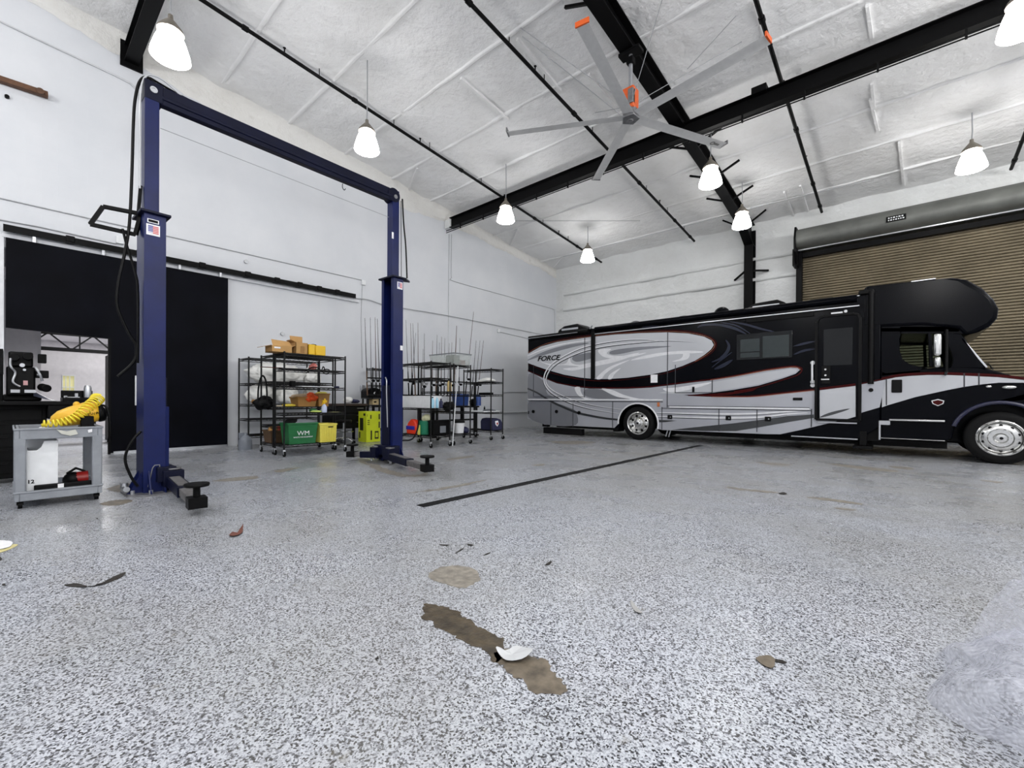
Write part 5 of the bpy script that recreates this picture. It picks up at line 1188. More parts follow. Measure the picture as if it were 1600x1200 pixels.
fl = MB(); fl.lathe([(.001, 0), (.04, 0), (.042, .13), (.03, .17), (.001, .172)], (-8.62, .74, 1.103), n=18); tag(fl.build('steel_cup', SILVERM), 'small shiny steel cup on the open black case behind the compressor', 'cup')

# ================================================================ shelving
RACKM = M('black wire shelving', rgb(12, 12, 13), .4, spec=.3)


def rack(label, x0, x1, y0, y1, zs, group='black wire shelving racks on casters', casters=True):
    t = thing('wire_rack', label, 'shelving', ((x0 + x1) / 2, (y0 + y1) / 2, 0), group)
    zt_ = zs[-1]; z0 = .12 if casters else .03
    for x in (x0, x1):
        for y in (y0, y1):
            mb = MB(); mb.cyl((x, y, z0), (x, y, zt_ + .03), .017, n=10); mb.build('post', RACKM, t)
            mb = MB()
            if casters:
                mb.cyl((x + .012, y - .014, .052), (x + .012, y + .014, .052), .052, n=16); o = mb.build('caster', BLACKP, t)
                mb = MB(); mb.prism([(x - .018, .135), (x + .018, .135), (x + .028, .05), (x + .002, .04)], y - .022, y + .022, 1); mb.build('caster_fork', SILVERM, o, bevel=.004)
            else: mb.cyl((x, y, 0), (x, y, .04), .025, n=10); mb.build('foot', BLACKP, t)
    for z in zs:
        mb = MB(); r = .005
        for zz in (z, z - .038):
            for a, b in (((x0, y0), (x1, y0)), ((x1, y0), (x1, y1)), ((x1, y1), (x0, y1)), ((x0, y1), (x0, y0))): mb.beam((*a, zz), (*b, zz), .015, .016)
        k = max(6, int((x1 - x0) / .028)) if (x1 - x0) < (y1 - y0) else max(6, int((y1 - y0) / .028))
        lx = (x1 - x0) >= (y1 - y0)
        for i in range(1, k):
            if lx: y = y0 + (y1 - y0) * i / k; mb.beam((x0, y, z + .003), (x1, y, z + .003), .005, .005)
            else: x = x0 + (x1 - x0) * i / k; mb.beam((x, y0, z + .003), (x, y1, z + .003), .005, .005)
        for i in range(1, 4):
            if lx: x = x0 + (x1 - x0) * i / 4; mb.beam((x, y0, z - .004), (x, y1, z - .004), .007, .007)
            else: y = y0 + (y1 - y0) * i / 4; mb.beam((x0, y, z - .004), (x1, y, z - .004), .007, .007)
        nz = max(4, int(((y1 - y0) if not lx else (x1 - x0)) / .1))
        for i in range(nz):      # zigzag truss wire along the long edges
            u0, u1 = i / nz, (i + 1) / nz
            for s in (0, 1):
                if lx: y = (y0, y1)[s]; mb.beam((x0 + (x1 - x0) * u0, y, z if i % 2 else z - .038), (x0 + (x1 - x0) * u1, y, z - .038 if i % 2 else z), .005, .005)
                else: x = (x0, x1)[s]; mb.beam((x, y0 + (y1 - y0) * u0, z if i % 2 else z - .038), (x, y0 + (y1 - y0) * u1, z - .038 if i % 2 else z), .005, .005)
        mb.build('shelf', RACKM, t, smooth=0)
    return t


ZA, ZB, ZC, ZD_, ZE, ZF, ZG = (.27, .64, .97, 1.44, 2.0), (.2, .56, .93, 1.44, 1.97), (.22, .82, 1.33, 1.68, 1.97), (.26, .9, 1.6, 1.96), (.26, .8, 1.3, 1.95), (.25, .76, 1.25, 1.6, 1.95), (.25, .92, 1.5, 1.97)
rack('wire rack against the left wall holding the big white bags', -11.42, -10.8, 3.5, 5.05, ZA, casters=False)
rack('middle wire rack between the white bags and the green bin', -9.95, -9.31, 3.46, 4.68, ZB)
rack('front wire rack holding the green bin, with cardboard boxes on top', -9.17, -8.74, 3.44, 4.66, ZC)
rack('wire rack just right of the far blue post holding the green bucket', -9.25, -8.03, 6.36, 6.93, ZD_)
rack('wire rack holding the white bucket, under the clear plastic bin', -9.4, -8.12, 7.12, 7.68, ZE)
rack('rightmost wire rack, nearly empty, holding a dark bag with a shield emblem', -9.5, -8.4, 8.72, 9.2, ZF)
rack('wire rack on the wall left of the far blue post behind the yellow box', -11.42, -11.12, 6.75, 7.75, ZG, casters=False)

CARD = M('cardboard', rgb(190, 148, 92), .75, vary=(5, .1)); CARD2 = M('cardboard inside', rgb(150, 112, 66), .8)
WCLOTH = M('white bag cloth', rgb(242, 242, 238), .8, bump=(9, .4, .02))
YCASE = M('yellow case plastic', rgb(236, 190, 26), .4); ORNG = M('orange cloth', rgb(240, 88, 30), .7); TAN = M('tan plastic', rgb(178, 132, 70), .55)
GREEN = M('green bin plastic', rgb(28, 104, 56), .4); GREEN2 = M('green bucket plastic', rgb(30, 120, 88), .4, vary=(30, .15)); LIME = M('lime carton', rgb(216, 228, 40), .55, vary=(3, .06)); YCR = M('pale yellow crate', rgb(226, 214, 92), .5)
NAVY = M('navy fabric', rgb(30, 32, 66), .7); BLUE = M('blue plastic', rgb(44, 78, 150), .4); LBLUE = M('pale blue bottle', rgb(150, 200, 222), .3); DGREY = M('grey plastic', rgb(112, 116, 122), .5)


def blob(name, c, r, mat, label, cat, seed=1, amp=.25, sc=4., nu=40, nv=26, floor_z=None, fold=0.):
    """soft crumpled bundle"""
    mb = MB(); mb.ball(c, *r, nu=nu, nv=nv); C0 = Vector(c)
    for k, p in enumerate(mb.v):
        d = p - C0; n = noise.fractal(p * sc + Vector((seed, seed * 2, 0)), 1, 2, 4); fo = abs(noise.noise(p * sc * 1.7 + Vector((0, seed, 3)))); wr_ = abs(noise.noise(Vector((p.x * 7, p.y * 5 + p.z * 6, seed))))+ .5 * abs(noise.noise(Vector((p.x * 15, p.y * 11 - p.z * 13, seed + 4))))
        q = C0 + d * (1 + amp * n + .5 * amp * fo - fold * wr_)
        if floor_z is not None: q.z = max(q.z, floor_z)
        mb.v[k] = q
    return tag(mb.build(name, mat, smooth=180), label, cat)


def bag(px0, px1, py0, py1, x, dx, mat, label, name='cloth_bag', cat='bag', seed=1, amp=.16, sc=4, base=None, fold=0.):
    a, b = at(px0, py1, 0, x), at(px1, py0, 0, x); z0 = base if base is not None else a.z
    return blob(name, (x, (a.y + b.y) / 2, z0 + (b.z - z0) * .47), (dx, (b.y - a.y) / 2, (b.z - z0) / 2 * 1.02), mat, label, cat, seed, amp, sc, floor_z=z0 + .006, nu=64 if fold else 40, nv=44 if fold else 26, fold=fold)


def carton(label, px0, px1, py0, py1, x, depth, mat, name='cardboard_box', cat='box', base=None, flaps=True, inside=CARD2):
    a, b = at(px0, py1, 0, x), at(px1, py0, 0, x); z0 = base if base is not None else a.z
    t = thing(name, label, cat, (x - depth / 2, (a.y + b.y) / 2, z0)); w = .008; z0 += .004
    mb = MB(); mb.box(x - w, x, a.y, b.y, z0, b.z); mb.box(x - depth, x - depth + w, a.y, b.y, z0, b.z); mb.box(x - depth, x, a.y, a.y + w, z0, b.z); mb.box(x - depth, x, b.y - w, b.y, z0, b.z); mb.box(x - depth, x, a.y, b.y, z0, z0 + w); mb.build('carton', mat, t, smooth=0)
    return t, a, b, z0


# top of the front rack
t, a, b, z0 = carton('open cardboard box with its flaps spread, left of the taller box on the front rack', 424, 457, 542, 554, -8.8, .3, CARD, base=1.976)
for s, (y, dy) in enumerate(((a.y, -.14), (b.y, .06))):
    mb = MB(); mb.slab([(-8.8, y, b.z), (-9.1, y, b.z), (-9.1, y + dy, b.z + (-.04 if s == 0 else .03)), (-8.8, y + dy, b.z + (-.04 if s == 0 else .03))], (0, 0, .006)); mb.build('flap', CARD, t, smooth=0)
mb = MB(); mb.slab([(-8.8, a.y + .02, b.z), (-8.8, b.y, b.z), (-8.92, b.y - .02, b.z + .1), (-8.92, a.y + .04, b.z + .12)], (0, 0, .006)); mb.build('flap', CARD, t, smooth=0)
mb = MB(); mb.box(-8.799, -8.796, a.y + .05, a.y + .16, z0 + .07, z0 + .1); mb.build('label_sticker', PAPER, t, smooth=0)
t, a, b, z0 = carton('tall cardboard box with one flap standing up, between the open box and the yellow case', 462, 481, 536.5, 553, -8.8, .26, CARD, base=1.976)
mb = MB(); mb.slab([(-9.05, a.y, b.z), (-9.05, b.y, b.z), (-9.07, b.y + .005, b.z + .15), (-9.07, a.y - .005, b.z + .15)], (.006, 0, 0)); mb.build('flap', CARD, t, smooth=0)
mb = MB(); mb.slab([(-8.8, a.y, b.z), (-9.05, a.y, b.z), (-9.05, a.y - .08, b.z + .04), (-8.8, a.y - .08, b.z + .04)], (0, 0, .006)); mb.build('flap', CARD, t, smooth=0)
mb = MB()
for k in range(5): mb.box(-8.799, -8.796, (a.y + b.y) / 2 - .03, (a.y + b.y) / 2 + .05, z0 + .03 + k * .026, z0 + .043 + k * .026)
mb.build('print', CARD2, t, smooth=0)
a, b = at(482.5, 554, 0, -8.8), at(509, 541, 0, -8.8)
yc = thing('yellow_case', 'bright yellow plastic case at the right of the boxes on the front rack', 'case', (-8.95, (a.y + b.y) / 2, 1.976))
mb = MB(); mb.box(-9.1, -8.8, a.y, a.y + (b.y - a.y) * .38, 1.98, b.z + .01); mb.box(-9.1, -8.8, a.y + (b.y - a.y) * .4, b.y, 1.98, b.z); mb.build('shell', YCASE, yc, bevel=.012)
mb = MB(); mb.tube(smooth_pts([(-8.95, a.y + .1, b.z), (-8.95, a.y + .13, b.z + .025), (-8.95, a.y + .2, b.z + .025), (-8.95, a.y + .23, b.z)], 4), .01, 8); mb.build('handle', BLACKP, yc)
# shelves of the front rack
REDC = M('faded red cloth', rgb(196, 76, 64), .7)
bag(406, 446, 583, 589, -8.9, .14, REDC, 'faded red cloth strip on the upper shelf of the front rack', 'cloth', 'cloth', 3, .3, 9, 1.686)
bag(463, 474, 578, 590, -8.9, .1, ORNG, 'small orange red tool grip on the upper shelf of the front rack', 'tool_grip', 'tool', 4, .2, 9, 1.686)
bag(484, 495, 568, 578, -8.95, .1, M('pink red cloth', rgb(206, 120, 112), .7), 'pink red bundle near the top of the front rack', 'cloth', 'cloth', 5, .25, 9, 1.69)
P = [at(*p, 0, -8.85) for p in ((476, 580), (488, 574), (497, 575), (502, 579), (505, 573), (507, 577), (502, 580), (510, 577), (515, 579), (512, 584), (506, 583), (501, 578), (490, 578), (478, 583))]
mb = MB(); mb.tube(smooth_pts(P, 6), .011, 8); tag(mb.build('black_hose', BLACKP), 'looped black hose on the upper shelf of the front rack', 'hose')
a, b = at(470, 610, 0, -8.85), at(520, 608.6, 0, -8.85); mb = MB(); mb.box(-9.1, -8.8, a.y, b.y, 1.338, 1.356); tag(mb.build('flat_board', WHITEP, bevel=.004), 'thin white board lying on the middle shelf of the front rack', 'board')
a = at(527, 611, 0, -8.8); mb = MB(); mb.box(-8.9, -8.78, a.y - .035, a.y + .035, 1.338, 1.37); tag(mb.build('blue_box', NAVY, bevel=.004), 'tiny dark blue box at the right end of the middle shelf', 'box')
a = at(457, 606, 0, -8.9); mb = MB(); mb.box(-8.95, -8.85, a.y - .04, a.y + .04, 1.338, 1.45); tag(mb.build('battery_charger', BLACKP, bevel=.006), 'small black block on the middle shelf of the front rack', 'charger')
# spray bottle
q = at(506.5, 648, 0, -8.85); sb = thing('spray_bottle', 'pale lilac spray bottle with a yellow trigger on the front rack', 'bottle', (-8.85, q.y, .826))
mb = MB(); mb.lathe([(.001, 0), (.05, 0), (.053, .02), (.053, .11), (.03, .15), (.018, .165), (.018, .18), (.001, .18)], (-8.85, q.y, .826), n=20); mb.build('bottle', M('lilac bottle', rgb(196, 206, 236), .3), sb)
mb = MB(); mb.cyl((-8.85, q.y, 1.0), (-8.85, q.y, 1.03), .022); mb.box(-8.87, -8.83, q.y - .035, q.y + .05, 1.03, 1.075); mb.prism([(q.y - .035, 1.03), (q.y - .05, .985), (q.y - .04, .985), (q.y - .02, 1.03)], -8.86, -8.84, 0); mb.box(-8.86, -8.84, q.y + .0, q.y + .03, 1.07, 1.11); mb.build('trigger', YCASE, sb, bevel=.004)
bag(487, 501, 641, 649.5, -8.85, .12, M('lime cloth', rgb(206, 226, 120), .8), 'pale lime cloth left of the spray bottle', 'cloth', 'cloth', 6, .25, 9, .826)
bag(512, 531, 643.5, 649, -8.85, .12, M('pale yellow cloth', rgb(222, 220, 150), .8), 'pale yellow cloth right of the spray bottle', 'cloth', 'cloth', 7, .25, 9, .826)
bag(484, 494, 638, 650, -9.0, .09, GREEN, 'dark green cloth behind the lime cloth on the front rack', 'cloth', 'cloth', 8, .25, 9, .826)
# green bin and yellow crate at the bottom


def bin_(label, name, px0, px1, py0, py1, x, depth, mat, base, taper=.05, lip=.025, cat='bin'):
    a, b = at(px0, py1, 0, x), at(px1, py0, 0, x); z0 = base; z1 = b.z
    t = thing(name, label, cat, (x - depth / 2, (a.y + b.y) / 2, z0)); mb = MB(); k = taper
    lo = [(x - k, a.y + k), (x - k, b.y - k), (x - depth + k, b.y - k), (x - depth + k, a.y + k)]; hi = [(x, a.y), (x, b.y), (x - depth, b.y), (x - depth, a.y)]
    w = .012; ih = [(x - w, a.y + w), (x - w, b.y - w), (x - depth + w, b.y - w), (x - depth + w, a.y + w)]
    vs = [(*p, z0 + .005) for p in lo] + [(*p, z1) for p in hi] + [(*p, z1) for p in ih] + [(p[0], p[1], z0 + .02) for p in lo]
    mb._add(vs, [(0, 1, 2, 3)] + [(i, (i + 1) % 4, 4 + (i + 1) % 4, 4 + i) for i in range(4)] + [(4 + i, 4 + (i + 1) % 4, 8 + (i + 1) % 4, 8 + i) for i in range(4)] + [(8 + i, 8 + (i + 1) % 4, 12 + (i + 1) % 4, 12 + i) for i in range(4)] + [(12, 13, 14, 15)])
    mb.build('tub', mat, t, smooth=0, bevel=.008)
    if lip:
        mb = MB()
        for p, q in zip(hi, hi[1:] + hi[:1]): mb.beam((*p, z1 - .012), (*q, z1 - .012), lip, .03)
        mb.build('rim', mat, t, smooth=0, bevel=.005)
    return t, a, b, z1


t, a, b, z1 = bin_('green recycling bin with white lettering at the bottom of the front rack', 'recycling_bin', 450.5, 497, 660, 689.5, -8.66, .4, GREEN, .226, .035)
my = (a.y + b.y) / 2; zc = z1 - .2
lettering('lettering', 'WM', PAPER, t, (-8.66 - .035 * .45 + .012, my, zc), (0, 1, 0), (0, 0, 1), .12, stretch=1.1)
lettering('lettering', 'WASTE MANAGEMENT', PAPER, t, (-8.66 - .035 * .6 + .012, my, zc - .075), (0, 1, 0), (0, 0, 1), .036, stretch=1.0)
blob('crumpled_plastic', (-8.8, b.y - .22, z1 + .0), (.14, .24, .07), DGREY, 'grey crumpled plastic heaped on the green bin', 'plastic', 4, .25, 7)
blob('black_bag', (-8.85, a.y + .16, z1 + .0), (.12, .14, .09), BLACKP, 'black bag poking out of the green bin', 'bag', 9, .25, 7)
t, a, b, z1 = bin_('pale yellow ribbed crate beside the green bin', 'crate', 500, 526.5, 661.5, 686, -8.66, .36, YCR, .226, .012)
mb = MB(); mb.box(-8.662, -8.646, (a.y + b.y) / 2 - .01, (a.y + b.y) / 2 + .09, z1 - .075, z1 - .055); mb.build('hand_slot', BLACK, t, smooth=0)
mb = MB()
for k in range(9): y = a.y + .03 + (b.y - a.y - .06) * k / 8; mb.box(-8.668, -8.652, y - .004, y + .004, .25, z1 - .04)
mb.build('rib', YCR, t, smooth=0)
# middle rack contents
t, a, b, z1 = bin_('tan plastic tub with an orange cloth hanging over it on the middle rack', 'storage_tub', 465, 496, 620.5, 636, -9.35, .4, TAN, .936, .03)
blob('orange_cloth', (-9.4, b.y - .12, z1 - .01), (.12, .13, .1), ORNG, 'bright orange cloth spilling out of the tan tub', 'cloth', 2, .35, 8)
blob('beige_cloth', (-9.5, a.y + .14, z1 + .02), (.14, .2, .05), M('beige cloth', rgb(206, 180, 150), .8), 'beige cloth on the left side of the tan tub', 'cloth', 12, .3, 8)
t, a, b, z1 = bin_('tan bucket-shaped tub right of the orange cloth', 'storage_tub', 497.5, 515.5, 615, 636, -9.35, .36, TAN, .936, .02)
blob('yellow_rag', (-9.5, (a.y + b.y) / 2, z1), (.12, .12, .04), YCR, 'pale yellow rag over the second tan tub', 'rag', 14, .3, 9)
bag(441, 461, 631, 638.5, -9.35, .12, M('yellow bag', rgb(232, 206, 70), .6), 'yellow bag on the middle rack left of the tan tub', 'bag', 'bag', 3, .15, 8, .936)
bag(430, 442, 633, 638.5, -9.35, .1, M('cream paper', rgb(226, 214, 190), .8), 'cream paper bundle left of the yellow bag', 'paper_bundle', 'paper', 13, .3, 9, .936)
P = [at(*p, 0, -9.3) for p in ((403, 632), (403.5, 610), (406, 595), (409, 588), (412, 588), (415.5, 596), (417, 612), (418, 630), (424, 634), (430, 632))]
mb = MB(); mb.tube(smooth_pts(P, 6), .016, 8); tag(mb.build('black_cable_loop', BLACKP), 'tall loop of black cable hanging in front of the white bags', 'cable')
blob('black_gear', (-9.5, at(412, 632, 0, -9.5).y, 1.0), (.2, .16, .12), BLACKP, 'black bundle of gear at the foot of the black cable loop', 'gear', 21, .35, 6)
t, a, b, z1 = bin_('brown basket of odds and ends at the bottom of the middle rack', 'basket', 422, 448, 672, 690, -9.4, .4, M('brown wicker', rgb(84, 62, 40), .8, bump=(60, .6, .01)), .206, .03)
for k in range(5):
    blob('odd_cloth', (-9.5, a.y + .06 + k * .065, z1 + .015), (.09, .05, .06), [TAN, M('olive cloth', rgb(150, 134, 84), .8), REDC, M('brown cloth', rgb(110, 70, 50), .8), DGREY][k], ['tan cloth', 'olive cloth', 'reddish cloth', 'brown cloth', 'grey cloth'][k] + ' heaped in the brown basket', 'cloth', 30 + k, .3, 10)
# wall rack: the white bags
bag(380, 476, 569, 602, -11.04, .27, WCLOTH, 'upper white bag stuffed on the wall rack', 'cloth_bag', 'bag', 1, .16, 3.2, 1.446, .28)
bag(472, 500, 572, 600, -11.12, .22, WCLOTH, 'white bag at the right end of the upper shelf of the wall rack', 'cloth_bag', 'bag', 5, .18, 3.6, 1.446, .28)
bag(382, 428, 601, 632, -11.02, .27, WCLOTH, 'round lower white bag at the left of the wall rack', 'cloth_bag', 'bag', 7, .12, 3.2, .976, .28)
bag(430, 466, 602, 630, -11.02, .26, WCLOTH, 'lower white bag right of the round one on the wall rack', 'cloth_bag', 'bag', 8, .16, 3.6, .976, .28)
bag(472, 492, 606, 622, -11.12, .16, M('grey white sheet', rgb(190, 190, 184), .8, bump=(9, .5, .03)), 'grey white sheet bundled beside the lower white bags', 'cloth_bag', 'sheet', 9, .2, 4, .976, .4)
bag(393, 401, 624, 632, -10.86, .04, TAN, 'small tan pouch under the round white bag', 'pouch', 'pouch', 10, .15, 8, .976)
bag(398, 410, 680, 685, -10.85, .1, M('yellow grip', rgb(222, 186, 70), .6), 'small yellow bundle low on the wall rack', 'cloth', 'cloth', 11, .2, 9, .276)
jg = MB(); q = gnd(383, 702); jg.lathe([(.001, 0), (.13, 0), (.135, .03), (.13, .2), (.1, .27), (.05, .31), (.04, .36), (.001, .36)], q, n=20); jg.obox(q + Vector((.02, -.08, .3)), (.02, 0, 0), (0, .05, 0), (0, 0, .06))
tag(jg.build('water_jug', M('smoky clear jug', rgb(136, 142, 152), .2, alpha=.8)), 'smoky grey plastic jug standing on the floor at the wall rack', 'jug')

# workbench, stool and lime carton
a, b = at(520, 690, 0, -10.6), at(574, 690, 0, -10.6)
wb = thing('workbench', 'black workbench with drawers between the front rack and the lime carton', 'workbench', (-11, (a.y + b.y) / 2, 0))
mb = MB(); mb.box(-11.3, -10.58, a.y, b.y, .93, .985); mb.build('worktop', M('wood worktop edge', rgb(56, 42, 34), .5), wb, bevel=.006)
mb = MB(); mb.box(-11.25, -10.62, a.y + .03, b.y - .03, .35, .93); mb.build('cabinet', BLACKP, wb, bevel=.01)
for k in range(3):
    mb = MB(); mb.box(-10.62, -10.605, a.y + .05, b.y - .05, .38 + k * .18, .54 + k * .18); dw = mb.build('drawer', BLACKP, wb, bevel=.005); mb = MB(); mb.box(-10.605, -10.59, b.y - .3, b.y - .12, .5 + k * .18, .512 + k * .18); mb.build('handle', SILVERM, dw, smooth=0)
for x in (-11.2, -10.66):
    for y in (a.y + .06, b.y - .06):
        mb = MB(); mb.box(x - .03, x + .03, y - .03, y + .03, 0, .35); mb.build('leg', BLACKP, wb, smooth=0)
bag(538, 550, 620, 630, -10.85, .16, WCLOTH, 'white cloth on the black workbench', 'cloth', 'cloth', 3, .25, 7, .99)
bag(548, 560, 624, 630.5, -10.8, .14, NAVY, 'navy cloth next to the white cloth on the workbench', 'cloth', 'cloth', 4, .25, 7, .99)
q = gnd(531, 694.5); sx, sy = q.x, q.y + .1
st = thing('shop_stool', 'black shop stool with a chrome five-leg base in front of the workbench', 'stool', (sx, sy, 0))
mb = MB(); mb.lathe([(.001, .60), (.17, .60), (.19, .57), (.18, .53), (.001, .52)], (sx, sy, 0), n=24); mb.build('seat', BLACKP, st)
mb = MB(); mb.cyl((sx, sy, .1), (sx, sy, .53), .025); mb.build('column', SILVERM, st)
mb = MB(); mb.lathe([(.22, .3), (.235, .31), (.22, .32), (.205, .31), (.22, .3)], (sx, sy, 0), n=24)
for k in range(2): mb.beam((sx + .22 * math.cos(PI * k), sy, .31), (sx, sy, .31), .015, .01)
mb.build('foot_ring', CHROME, st)
for k in range(5):
    t = rad(20 + 72 * k); d = Vector((math.cos(t), math.sin(t), 0)); c = Vector((sx, sy, 0))
    mb = MB(); mb.tube(smooth_pts([c + Vector((0, 0, .16)), c + d * .12 + Vector((0, 0, .15)), c + d * .27 + Vector((0, 0, .085))], 4), .018, 8); lg = mb.build('leg', CHROME, st)
    mb = MB(); e = c + d * .28; s = Vector((-d.y, d.x, 0)); mb.cyl(e - s * .018 + Vector((0, 0, .032)), e + s * .018 + Vector((0, 0, .032)), .031, n=14); mb.build('caster', BLACKP, lg)
x1, x0, y0, y1 = -10.17, -10.56, 6.0, 6.40
lc = thing('carton', 'lime yellow carton with black printing standing left of the far blue post', 'box', ((x0 + x1) / 2, (y0 + y1) / 2, 0))
mb = MB(); mb.box(x0, x1, y0, y1, .004, .79); mb.build('box', LIME, lc, bevel=.004)
mb = MB(); e = .003
mb.box(x1, x1 + e, y0 + .12, y0 + .16, .06, .3); mb.box(x1, x1 + e, y0 + .02, y0 + .03, .66, .72); mb.box(x1, x1 + e, y0 + .11, y0 + .14, .6, .7); mb.box(x1, x1 + e, y1 - .05, y1 - .015, .58, .72); mb.box(x1, x1 + e, y1 - .05, y1 - .015, .36, .52); mb.box(x1, x1 + e, y1 - .16, y1 - .05, .08, .28)
for k in range(3): mb.box(x1, x1 + e, y0 + .03, y0 + .09, .45 + k * .05, .47 + k * .05)
PRN = M('carton black print', rgb(40, 42, 20), .6); mb.build('print', PRN, lc, smooth=0); mb = MB(); mb.box(x0 + .08, x0 + .24, y0 - e, y0, .3, .62); mb.box(x0 + .04, x0 + .1, y0 - e, y0, .1, .26); mb.box(x1 - .14, x1 - .05, y0 - e, y0, .68, .74); mb.build('print', PRN, lc, smooth=0)
mb = MB(); mb.box(x1, x1 + .005, y1 - .14, y1 - .07, .12, .24); mb.build('print_mark', LIME, lc, smooth=0)

# things around the fishing rods
a, b = at(574.5, 622, 0, -10.75), at(596, 606, 0, -10.75)
bb = thing('tackle_bag', 'round topped black bag with a white crescent mark, left of the far blue post', 'bag', (-10.9, (a.y + b.y) / 2, 1.2))
hz = thing('equipment_stand', 'slim black stand under the black bag left of the far blue post', 'stand', (-10.9, (a.y + b.y) / 2, 0))
mb = MB(); n = 12; prof = [(a.y, a.z), (b.y, a.z), (b.y, a.z + (b.z - a.z) * .55)] + [((a.y + b.y) / 2 + (b.y - a.y) / 2 * math.cos(PI * k / n), a.z + (b.z - a.z) * (.55 + .45 * math.sin(PI * k / n))) for k in range(1, n)] + [(a.y, a.z + (b.z - a.z) * .55)]
mb.prism(prof, -11.1, -10.75, 0); mb.build('shell', BLACKP, bb, bevel=.02)
q = at(586, 614.5, 0, -10.745); mb = MB(); c = [(q.y + .035 * math.cos(t), q.z + .035 * math.sin(t)) for t in [rad(70 + 22 * k) for k in range(11)]] + [(q.y + .01 + .026 * math.cos(t), q.z + .026 * math.sin(t)) for t in [rad(280 - 20 * k) for k in range(10)]]
mb.prism(c, -10.75, -10.742, 0); mb.build('crescent_mark', PAPER, bb, smooth=0)
for y in (a.y + .04, b.y - .04):
    mb = MB(); mb.box(-11.08, -11.04, y - .015, y + .015, 0, a.z - .02); mb.box(-10.81, -10.77, y - .015, y + .015, 0, a.z - .02); mb.box(-11.1, -10.75, y - .015, y + .015, .9, .93); mb.build('frame', RACKM, hz, smooth=0)
mb = MB(); mb.box(-11.1, -10.75, a.y, b.y, a.z - .022, a.z - .004); mb.box(-11.1, -10.75, a.y, b.y, .93, .945); mb.build('shelf', RACKM, hz, smooth=0)
wbx = MB(); a2, b2 = at(581, 634, 0, -10.78), at(597, 624, 0, -10.78); wbx.box(-11.02, -10.78, a2.y + .03, min(b2.y, b.y - .06), .95, 1.13); t = thing('wooden_box', 'small pale wooden box with a dark emblem under the black bag', 'box', (-10.9, a2.y + .1, .95)); wbx.build('box', M('pale wood', rgb(206, 184, 140), .6, vary=(16, .12)), t, bevel=.006)
mb = MB(); mb.ball((-10.78, a2.y + .1, 1.03), .004, .05, .022); mb.build('emblem', BLACK, t)
# contents of the rack with the green bucket
xa, xb_ = at(629, 630, 1, 6.4).x, at(671, 630, 1, 6.4).x; xa = max(xa, -9.2); z1 = at(650, 618.5, 1, 6.4).z
t = thing('white_carton', 'flat white carton on the middle shelf of the rack right of the far blue post', 'box', ((xa + xb_) / 2, 6.55, .906))
mb = MB(); mb.box(xa, xb_, 6.4, 6.75, .907, z1 - .012); mb.build('box', WHITEP, t, smooth=0); mb = MB(); mb.box(xa - .004, xb_ + .004, 6.395, 6.755, z1 - .012, z1); mb.build('lid', PAPER, t, smooth=0)


def bottle(px, py, x, r, h, mat, label, base, cap=BLACKP):
    y = at(px, py, 0, x).y; t = thing('bottle', label, 'bottle', (x, y, base))
    mb = MB(); mb.lathe([(.001, .003), (r, .003), (r, h * .65), (r * .4, h * .85), (r * .4, h * .92), (.001, h * .92)], (x, y, base), n=16); mb.build('bottle', mat, t)
    mb = MB(); mb.cyl((x, y, base + h * .9), (x, y, base + h), r * .45, n=12); mb.build('cap', cap, t)
    return t


bottle(676, 636, -8.12, .04, .26, LBLUE, 'pale blue bottle right of the flat white carton', .906)
bottle(683, 636, -8.12, .035, .27, LBLUE, 'pale blue bottle with a white cap, second right of the flat white carton', .906, WHITEP)
bottle(689, 636, -8.12, .045, .22, NAVY, 'dark blue bottle, third right of the flat white carton', .906)
bottle(702, 608, -8.4, .055, .32, M('amber cream jug', rgb(214, 190, 130), .4), 'cream and amber jug hanging at the rod bars', 1.306)
blob('gadget', (-8.35, at(701, 624, 0, -8.35).y, .93), (.12, .16, .12), BLACKP, 'black gear bundle on the shelf below the amber jug', 'gear', 40, .35, 9, floor_z=.83)
for k, (px, py) in enumerate(((695, 619), (699, 627), (704, 623), (708, 627))):
    mb = MB(); q = at(px, py, 0, -8.2); mb.ball(q, .025, .03, .02, 10, 6); tag(mb.build('reel_knob', SILVERM), ['highest', 'lowest', 'middle', 'rightmost'][k] + ' silver reel knob on the black gear bundle', 'knob')
# green bucket, orange bag, crates
q = at(664.5, 676, 1, 6.56); q = Vector((q.x, 6.56, .27)); gb = thing('bucket', 'green bucket on the bottom shelf right of the far blue post', 'bucket', (q.x, q.y, .27)); r1 = .155
mb = MB(); mb.lathe([(.001, .01), (r1 * .8, .01), (r1, .31), (r1 * 1.06, .315), (r1 * 1.06, .335), (r1 * .97, .335), (r1 * .77, .03), (.001, .03)], (q.x, q.y, .266), n=28); mb.build('pail', GREEN2, gb)
mb = MB(); mb.tube([Vector((q.x + r1 * math.cos(t), q.y + r1 * .2, .58 + .05 * math.sin(t))) for t in [PI * k / 10 for k in range(11)]], .006, 6); mb.build('handle', BLACKP, gb)
blob('netting', (q.x, q.y + .03, .65), (.1, .09, .1), M('cream netting', rgb(206, 206, 170), .8), 'cream netting sticking out of the green bucket', 'netting', 50, .3, 10)
q = at(645.5, 676, 1, 6.5); w = .2; ob = thing('life_vest', 'orange red life vest with a blue band standing left of the green bucket', 'vest', (q.x, 6.5, .27))
mb = MB(); mb.prism([(q.x - w, .266), (q.x + w, .266), (q.x + w, .5), (q.x + w * .6, .6), (q.x - w * .1, .63), (q.x - w * .7, .54), (q.x - w, .42)], 6.44, 6.58, 1); mb.build('body', M('red orange vinyl', rgb(236, 60, 30), .5), ob, bevel=.03)
